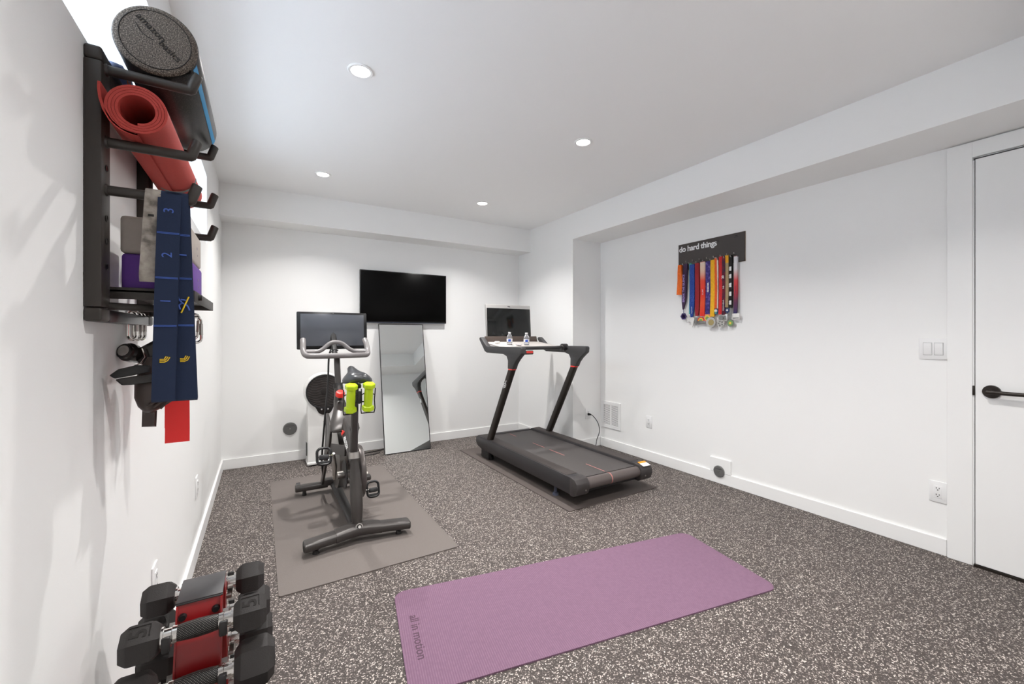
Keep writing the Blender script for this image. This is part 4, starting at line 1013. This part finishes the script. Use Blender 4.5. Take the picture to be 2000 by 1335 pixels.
# yoga blocks on the shelf
def block(name, z0, h, m, label, dx=0):
    t = thing(name, label, 'yoga block', (-.2075 + dx, 1.36, z0), group='foam yoga blocks on the rack shelf')
    mb = MB(); mb.box((0, 0, h / 2), (.123, .23, h), .008, seg=3); b = mb.build('block', m, t)
    for p, r in (((.0617, .03, h * .55), .004), ((.0617, .04, h * .35), .0025)):
        mb = MB(); mb.cyl((p[0] - .0005, p[1], p[2]), (p[0] + .0004, p[1], p[2]), r, r, 12); mb.build('dent', mat('block_dent', (140, 130, 140), .8) if 'block_dent' not in MATS else MATS['block_dent'], t)
block('yoga_block', 1.3125, .083, blockpurple_m, 'purple foam yoga block, lower of two on the rack shelf')
block('yoga_block', 1.396, .084, blockgrey_m, 'warm grey foam yoga block stacked on the purple one', -.002)

# navy stretch strap over the third near peg
st_ = thing('stretch_strap', 'navy looped stretch strap with stitched numbers hanging from the third peg', 'stretch strap', (-.17, 1.207, 1.522))
so_ = Vector((-.17, 1.207, 1.522))
PZ = 1.522
def loop_band(x_top, x_bot, wd, yf, yb, zbot, name, m):
    """front strip down, fold at the bottom, back strip up, over the peg"""
    pts = []
    for i in range(9):
        a = PI * i / 8
        pts.append((x_top, 1.207 - math.cos(PI - a) * -.0125 if False else 1.207 + .0125 * math.cos(a), PZ + .0125 * math.sin(a)))
    # pts run back -> over -> front
    front = [(x_top + (x_bot - x_top) * t, 1.1945 + (yf - 1.1945) * min(1, t * 3), PZ - (PZ - zbot) * t) for t in [k / 14 for k in range(1, 15)]]
    back = [(x_top + (x_bot - x_top) * t, 1.2195 + (yb - 1.2195) * min(1, t * 3), PZ - (PZ - zbot) * t) for t in [k / 14 for k in range(1, 15)]]
    mid = [(x_bot, (yf + yb) / 2, zbot - .003)]
    path = pts + front + mid + back[::-1]
    mb = MB(); rings = []
    P = [Vector(p) for p in path]; n = len(P)
    for i in range(n):
        t = (P[(i + 1) % n] - P[i - 1]).normalized(); wv = (X - t * X.dot(t)).normalized(); nn = t.cross(wv).normalized()
        a, b = wd / 2, .0011
        rings.append([P[i] + wv * a + nn * b - so_, P[i] - wv * a + nn * b - so_, P[i] - wv * a - nn * b - so_, P[i] + wv * a - nn * b - so_])
    mb.ring_loft(rings, False, True); return mb.build(name, m, st_)
bandA = loop_band(-.176, -.186, .041, 1.186, 1.196, 1.068, 'strap_band', navy_m)
bandB = loop_band(-.163, -.1475, .040, 1.200, 1.214, 1.066, 'strap_band', navy_m)
def on_band(parent, xt, xb, yf, zbot):
    def f(z, dx=0):
        t = (PZ - z) / (PZ - zbot); return Vector((xt + (xb - xt) * t + dx, 1.1945 + (yf - 1.1945) * min(1, t * 3) - .0016, z)) - so_
    return f
fa = on_band(bandA, -.176, -.186, 1.186, 1.068); fb = on_band(bandB, -.163, -.1475, 1.200, 1.066)
UPT, LFT = (0, 0, 1), (-1, 0, 0)
for s_, z in (('3', 1.489), ('2', 1.389), ('1', 1.287)):
    lettering(s_, .026, fa(z), UPT, LFT, bluestitch_m, bandA, .0003)
for f_, par, zs in ((fa, bandA, (1.438, 1.338, 1.232)), (fb, bandB, (1.438, 1.340, 1.234))):
    for z in zs:
        mb = MB()
        for k in (-.0012, .0012): mb.tube([f_(z + k, -.0195), f_(z + k, .0195)], .0008, 6)
        mb.build('stitch_line', bluestitch_m, par)
for f_, par in ((fa, bandA), (fb, bandB)):
    mb = MB()
    for k in range(3):
        off = .0032 * k
        mb.tube([f_(1.152 + off, -.008), f_(1.152 + off, .0), f_(1.155 + off, .0055 - off * .7), f_(1.163 + off * .3, .0095 - off)], .0010, 6)
    mb.build('yellow_emblem', yellowstitch_m, par)
mb = MB(); mb.cyl(fb(1.297, -.009), fb(1.297, -.009) + Vector((0, -.0008, 0)), .0045, .0045, 14)
for a, b in (((1.294, -.006), (1.283, .001)), ((1.292, -.002), (1.290, .011)), ((1.285, .0), (1.279, -.006)), ((1.279, -.006), (1.270, -.004)), ((1.284, .002), (1.278, .010)), ((1.278, .010), (1.268, .013))):
    mb.tube([fb(a[0], a[1]), fb(b[0], b[1])], .0018, 6)
mb.build('stitched_figure', bluestitch_m, bandB)
mb = MB(); mb.tube([fb(1.262, -.002) + Vector((0, -.002, 0)), fb(1.299, .013) + Vector((0, -.002, 0))], .0016, 6); mb.build('stitched_bar', yellowstitch_m, bandB)
mb = MB(); mb.tube([fb(1.393, -.012), fb(1.393, .012)], .0018, 6); mb.build('stitched_figure', bluestitch_m, bandB)
mb = MB(); mb.tube([fb(1.384, -.014) + Vector((0, -.002, 0)), fb(1.396, -.014) + Vector((0, -.002, 0))], .0014, 6); mb.build('stitched_bar', yellowstitch_m, bandB)
# marbled grey band beside it
gb = thing('fabric_band', 'marbled grey fabric band beside the navy strap on the third peg', 'resistance band', (-.205, 1.207, 1.522))
mb = MB(); q = []
for i in range(9): a = PI * i / 8; q.append((0, .0125 * math.cos(a), .0125 * math.sin(a)))
q += [(-.001 - .001 * k, -.013, -.015 - .018 * k) for k in range(10)] + [(-.011, -.004, -.192)] + [(-.010 + .001 * k, .012, -.18 + .02 * k) for k in range(9)]
rings = []; P = [Vector(p) for p in q]
for i in range(len(P)):
    t = (P[(i + 1) % len(P)] - P[i - 1]).normalized(); wv = (X - t * X.dot(t)).normalized(); nn = t.cross(wv).normalized()
    rings.append([P[i] + wv * .0135 + nn * .0012, P[i] - wv * .0135 + nn * .0012, P[i] - wv * .0135 - nn * .0012, P[i] + wv * .0135 - nn * .0012])
mb.ring_loft(rings, False, True); o = mb.build('band_loop', camo_m, gb)
mb = MB(); mb.box((-.003, -.0150, -.048), (.010, .0008, .005), .0003); mb.build('maker_patch', bikedark_m, gb)
# slate blue band over the top rail
sb_ = thing('slate_band', 'slate blue band with orange print draped along the top rail', 'resistance band', (XL + .028, 1.42, 1.80))
mb = MB(); rings = []
for y, zt, xo in ((1.255, .012, -.004), (1.285, .026, -.005), (1.315, .050, -.004), (1.35, .064, .0), (1.40, .066, .002), (1.45, .058, .001), (1.50, .046, -.002), (1.55, .034, -.004), (1.58, .016, -.006)):
    rings.append([(xo - .022, y - 1.42, .0125), (xo - .022, y - 1.42, zt - .006), (xo - .016, y - 1.42, zt), (xo - .004, y - 1.42, zt - .002), (xo, y - 1.42, zt - .010), (xo, y - 1.42, .0125)])
mb.ring_loft(rings); sbo = mb.build('band_fold', slate_m, sb_, 60)
mb = MB()
for k, (dy, hz, tz) in enumerate(((-.085, .016, .3), (-.060, .012, -.4), (-.036, .016, .2), (-.012, .010, .6), (.014, .016, -.3), (.040, .014, .2))):
    mb.box((.0028, dy, .034 + .004 * tz), (.0008, .005, hz), 0); mb.box((.0028, dy + .006, .034 + .012 * tz), (.0008, .010, .004), 0)
mb.build('orange_print', orangestitch_m, sbo, 0)

# carabiners and gear under the rack
def carabiner(loc, label, rz=0, tiltx=0):
    t = thing('carabiner', label, 'carabiner', loc, rz, group='silver carabiners clipped under the rack'); t.rotation_euler = (tiltx, 0, rz)
    path = [(x, 0, z - .034) for x, z in rrect(.026, .076, .0125, 6)]
    mb = MB(); mb.tube(path, .0038, 10, closed=True, up=(0, 1, 0)); mb.build('carabiner_body', chrome_m, t)
    mb = MB(); mb.cyl((.013, 0, -.05), (.013, 0, -.016), .0048, .0048, 12); mb.build('gate', steel_m, t)
carabiner((-.298, 1.485, 1.272), 'silver carabiner on the bottom rail, first from the near post', math.radians(60))
carabiner((-.298, 1.540, 1.272), 'silver carabiner on the bottom rail, second from the near post', math.radians(60))
carabiner((-.298, 1.585, 1.272), 'silver carabiner on the bottom rail, partly behind the navy strap', math.radians(65))
carabiner((-.176, 1.585, 1.272), 'silver carabiner right of the navy strap, below the shelf corner', math.radians(30), .15)
carabiner((-.170, 1.56, 1.262), 'silver carabiner right of the navy strap, lowest of the pair', math.radians(15), -.1)
# black handle with round end
hh = thing('tube_handle', 'glossy black exercise handle with a round end cap under the rack', 'exercise handle', (-.262, 1.44, 1.16))
mb = MB(); mb.prism([(.030, .046), (.034, .030), (.052, -.03), (.030, -.045), (-.014, -.020), (-.020, .012)], (0, .03, 0), X, Z, -Y, .05, .006); mb.build('handle_strap', gear_m, hh)
M = Matrix.Translation((-.022, -.01, .004)) @ Matrix.Rotation(math.radians(72), 4, 'X') @ Matrix.Rotation(math.radians(-25), 4, 'Y')
mb = MB(); mb.lathe([(0, -.05), (.020, -.05), (.021, .0), (.0235, .004), (.0235, .018), (.019, .022), (.019, .030), (.0145, .033), (.0, .033)], 28, M); mb.build('end_cap', gear_m, hh)
mb = MB(); mb.lathe([(.010, .0332), (.013, .034), (.0135, .0335)], 24, M); mb.lathe([(.0045, .0335), (.006, .0345), (0, .035)], 20, M); mb.build('cap_ring', steel_m, hh)
mb = MB(); mb.tube([Vector((.0, -.038, .018)), Vector((.006, -.036, -.004)), Vector((-.004, -.034, -.020)), Vector((-.016, -.030, -.026))], .0018, 8); mb.build('metal_ring', chrome_m, hh)
# black door-anchor straps pointing at the wall
an = thing('strap_anchor', 'two flat black strap ends pointing towards the wall under the rack', 'strap', (-.265, 1.315, 1.115))
mb = MB(); mb.prism([(-.036, .004), (-.020, .018), (.010, .026), (.035, .024), (.034, .008), (-.026, -.004)], (0, 0, 0), X, Z, -Y, .018, .003); mb.build('strap_end', black_m, an)
mb = MB(); mb.prism([(-.026, -.006), (-.018, -.004), (.045, .006), (.045, -.016), (.004, -.020), (-.014, -.020)], (0, -.004, 0), X, Z, -Y, .014, .003); mb.build('strap_end', gear_m, an)
# padded cuff
cf = thing('ankle_cuff', 'dark brown padded ankle cuff folded below the navy strap', 'ankle cuff', (-.225, 1.345, 1.03))
mb = MB(); rings = []
for z, xc, hw, hd in ((.128, .010, .026, .014), (.10, .004, .034, .020), (.07, -.002, .038, .026), (.04, -.003, .037, .030), (.018, .0, .033, .030), (.004, .004, .026, .024), (-.002, .006, .014, .012)):
    rings.append([(xc + hw * math.copysign(abs(math.cos(q)) ** .7, math.cos(q)), hd * math.copysign(abs(math.sin(q)) ** .7, math.sin(q)), z + .010 * math.cos(q) * (z < .05)) for q in [2 * PI * i / 20 for i in range(20)]])
mb.ring_loft(rings); mb.build('cuff_pad', gearbrown_m, cf, 60)
for k in range(3):
    mb = MB(); mb.tube(smooth_path([(-.010 + .012 * k, -.034, .012 - .004 * k), (.004 + .012 * k, -.037, .020), (.014 + .010 * k, -.033, .034)], 4), .0030, 8); mb.build('fold', gearbrown_m, cf)
mb = MB(); mb.strip([(-.016, .02, .03), (-.018, .024, -.01), (-.019, .024, -.046), (-.017, .030, -.049), (-.016, .033, -.01)], .025, .003, X); mb.build('strap_tail', gearbrown_m, cf)
# red latex band over the hanging rod
rb_ = thing('flat_band', 'bright red flat latex band hanging below the navy strap', 'resistance band', (-.192, 1.42, 1.272))
mb = MB(); q = [(-.001, .0, .0115)] ; q = []
def flatband(y, zb, nseg=10):
    P = [(0.0, y, .012)] + [(-.0005 * k, y + .003 * math.sin(k * .9), -.01 - (abs(zb) - .01) * k / nseg) for k in range(nseg + 1)]
    return P
mb = MB(); mb.strip([(0, .012, -.02), (0, .010, .006), (0, .0, .0115), (0, -.010, .006), (0, -.012, -.02)] + [(0, -.012 + .003 * math.sin(k), -.02 - .036 * k) for k in range(1, 10)], [.03, .028, .026, .028, .032] + [.036, .042, .047, .050, .052, .052, .052, .052, .052], .0012, X); mb.build('front_length', redband_m, rb_, 60)
mb = MB(); mb.strip([(.003, .012, -.02)] + [(.0005 - .0005 * k, .010 + .003 * math.sin(k * .8), -.02 - .032 * k) for k in range(1, 10)], [.03] + [.036, .042, .047, .050, .052, .052, .052, .052, .052], .0012, X); mb.build('back_length', redband_m, rb_, 60)

# ------------------------------------------------------------------ red dumbbell rack by the left wall
DR = thing('dumbbell_rack', 'red metal A-frame dumbbell rack with a dark top plate', 'dumbbell rack', (-.1115, 1.142, 0))
def dp(name, mb, m, parent=None, smooth=35): return mb.build(name, m, parent or DR, smooth)
SL = .345
mb = MB(); mb.box((0, 0, .657), (.080, .098, .004), .001); mb.box((0, -.040, .655), (.080, .022, .003), .001); dp('top_plate', mb, rackplate_m)
HW = .039
for s in (-1, 1):
    def yz(z, off=0): return s * (.047 + SL * (.655 - z) + off)
    mb = MB(); P0, P1 = (yz(.655), .653), (yz(.03), .03)
    mb.ring_loft([[(-HW, P0[0], P0[1]), (HW, P0[0], P0[1]), (HW, P0[0] - s * .004, P0[1]), (-HW, P0[0] - s * .004, P0[1])], [(-HW, P1[0], P1[1]), (HW, P1[0], P1[1]), (HW, P1[0] - s * .004, P1[1]), (-HW, P1[0] - s * .004, P1[1])]])
    panel = dp('slanted_panel', mb, red_m, None, 0)
    for sx in (-1, 1):
        mb = MB(); x0 = sx * HW
        mb.ring_loft([[(x0, P0[0] - s * .030, P0[1]), (x0, P0[0] + s * .008, P0[1]), (x0 - sx * .003, P0[0] + s * .008, P0[1]), (x0 - sx * .003, P0[0] - s * .030, P0[1])], [(x0, P1[0] - s * .030, P1[1]), (x0, P1[0] + s * .008, P1[1]), (x0 - sx * .003, P1[0] + s * .008, P1[1]), (x0 - sx * .003, P1[0] - s * .030, P1[1])]])
        dp('side_flange', mb, red_m, None, 0)
        mb = MB(); mb.cyl((sx * .028, yz(.632, .0), .632), (sx * .028, yz(.632, .007), .632), .0075, .006, 14); dp('bolt', mb, black_m, panel)
    mb = MB(); mb.box((0, yz(.02), .02), (.36, .05, .035), .008); dp('foot_bar', mb, red_m)
    for sx in (-1, 1):
        mb = MB(); mb.box((sx * .175, yz(.02), .0195), (.02, .054, .039), .006); dp('foot_cap', mb, black_m)
tiers = [(.625, -.097), (.538, -.127), (.448, -.158), (.355, -.190)]
tiersF = [(.607, .093), (.520, .125), (.430, .157), (.338, .190)]
def cradle(s, y, z, r):
    for sx in (-1, 1):
        mb = MB(); pts = []
        p0 = Vector((sx * (HW + .007), y - s * .055, z + .0))
        mb.strip([(sx * (HW + .006), y - s * .050, z - .004), (sx * (HW + .006), y - s * .028, z - r - .006), (sx * (HW + .006), y, z - r - .004), (sx * (HW + .006), y + s * (r + .006), z - r * .5), (sx * (HW + .006), y + s * (r + .009), z + .006)], .010, .0035, X)
        dp('cradle', mb, steel_m)
        mb = MB(); mb.box((sx * (HW + .006), y + s * (r + .0095), z - .002), (.014, .008, .030), .0035); dp('cradle_pad', mb, bikedark_m)
def dumbbell(loc, L, hl, af, roll, label, txt=None, txt_face=None):
    t = thing('hex_dumbbell', label, 'dumbbell', loc, group='hex dumbbells on the red rack'); t.rotation_euler = (roll, 0, 0)
    R0 = af / math.sqrt(3)
    for s in (-1, 1):
        mb = MB(); rings = []
        for x, k in ((L / 2 - hl, .62), (L / 2 - hl + .002, .72), (L / 2 - hl + .012, .97), (L / 2 - hl + .016, 1.0), (L / 2 - .016, 1.0), (L / 2 - .012, .97), (L / 2 - .001, .74), (L / 2, .70)):
            rings.append([(s * x, R0 * k * math.cos(PI / 3 * j + PI / 6), R0 * k * math.sin(PI / 3 * j + PI / 6)) for j in range(6)])
        mb.ring_loft(rings); h = mb.build('weight_head', rubber_m, t, 20)
        mb = MB(); M = Matrix.Translation((s * (L / 2 - hl - .001), 0, 0)) @ Matrix.Rotation(s * PI / 2, 4, 'Y'); mb.lathe([(.0, -.003), (.0185, -.003), (.0185, .002), (0, .002)], 24, M); mb.build('collar_ring', chrome_m, t)
        if txt:
            a = PI - PI / 3 if True else 0                     # face looking up and towards the camera (-Y)
            nrm = Vector((0, math.cos(a), math.sin(a)))
            c = Vector((s * (L / 2 - hl / 2 + .000), 0, 0)) + nrm * (af / 2 + .0002)
            upd = Vector((0, math.sin(a), -math.cos(a))); 
            if upd.z < 0: upd = -upd
            lettering(txt, .036, c, upd, (-1, 0, 0), foamline_m, h, .0006, bold=.0006)
            mb = MB(); e1 = Vector((1, 0, 0)); hw, hh_ = hl * .27, af * .21
            q = [c - e1 * hw + upd * hh_, c + e1 * hw + upd * hh_, c + e1 * hw - upd * hh_ * .6]
            mb.tube([p + nrm * .0002 for p in q], .0010, 6); mb.build('embossed_frame', foamline_m, h)
    kl = (L - 2 * hl)
    mb = MB(); M = Matrix.Rotation(PI / 2, 4, 'Y')
    mb.lathe([(0, -kl * .29), (.0142, -kl * .29), (.0158, -kl * .18), (.0168, 0), (.0158, kl * .18), (.0142, kl * .29), (0, kl * .29)], 28, M); mb.build('knurled_grip', knurl_m, t, 60)
    for s in (-1, 1):
        mb = MB(); M = Matrix.Rotation(s * PI / 2, 4, 'Y')
        mb.lathe([(0, kl * .285), (.0160, kl * .285), (.0160, kl * .35), (.0142, kl * .36), (.0142, kl * .5), (0, kl * .5)], 28, M); mb.build('chrome_sleeve', chrome_m, t, 40)
cx, cy = -.1115, 1.142
specs = [(.235, .059, .066), (.262, .070, .078), (.275, .074, .082), (.288, .078, .086)]
namesN = ['black rubber hex dumbbell embossed 5, top tier on the near side of the red rack', 'black rubber hex dumbbell on the second tier, near side of the red rack', 'larger black hex dumbbell on the third tier, near side, cut by the frame', 'largest black hex dumbbell low on the near side of the red rack']
namesF = ['black rubber hex dumbbell behind the dark top plate of the red rack', 'black hex dumbbell on the second tier of the far side, partly hidden', 'black hex dumbbell on the third tier of the far side, mostly hidden', 'largest black hex dumbbell low on the far side of the red rack']
for i in range(4):
    L_, hl, af = specs[i]
    roll = 0 if i == 0 else math.radians(30 if i % 2 else 0)
    z, dy = tiers[i]
    dumbbell((cx + .003, cy + dy, z), L_, hl, af, roll, namesN[i], '5' if i == 0 else None); cradle(-1, dy, z, .0165)
    z, dy = tiersF[i]
    dumbbell((cx - .001, cy + dy, z), L_, hl, af, math.radians(4) if i == 0 else 0, namesF[i], None); cradle(1, dy, z, .0165)
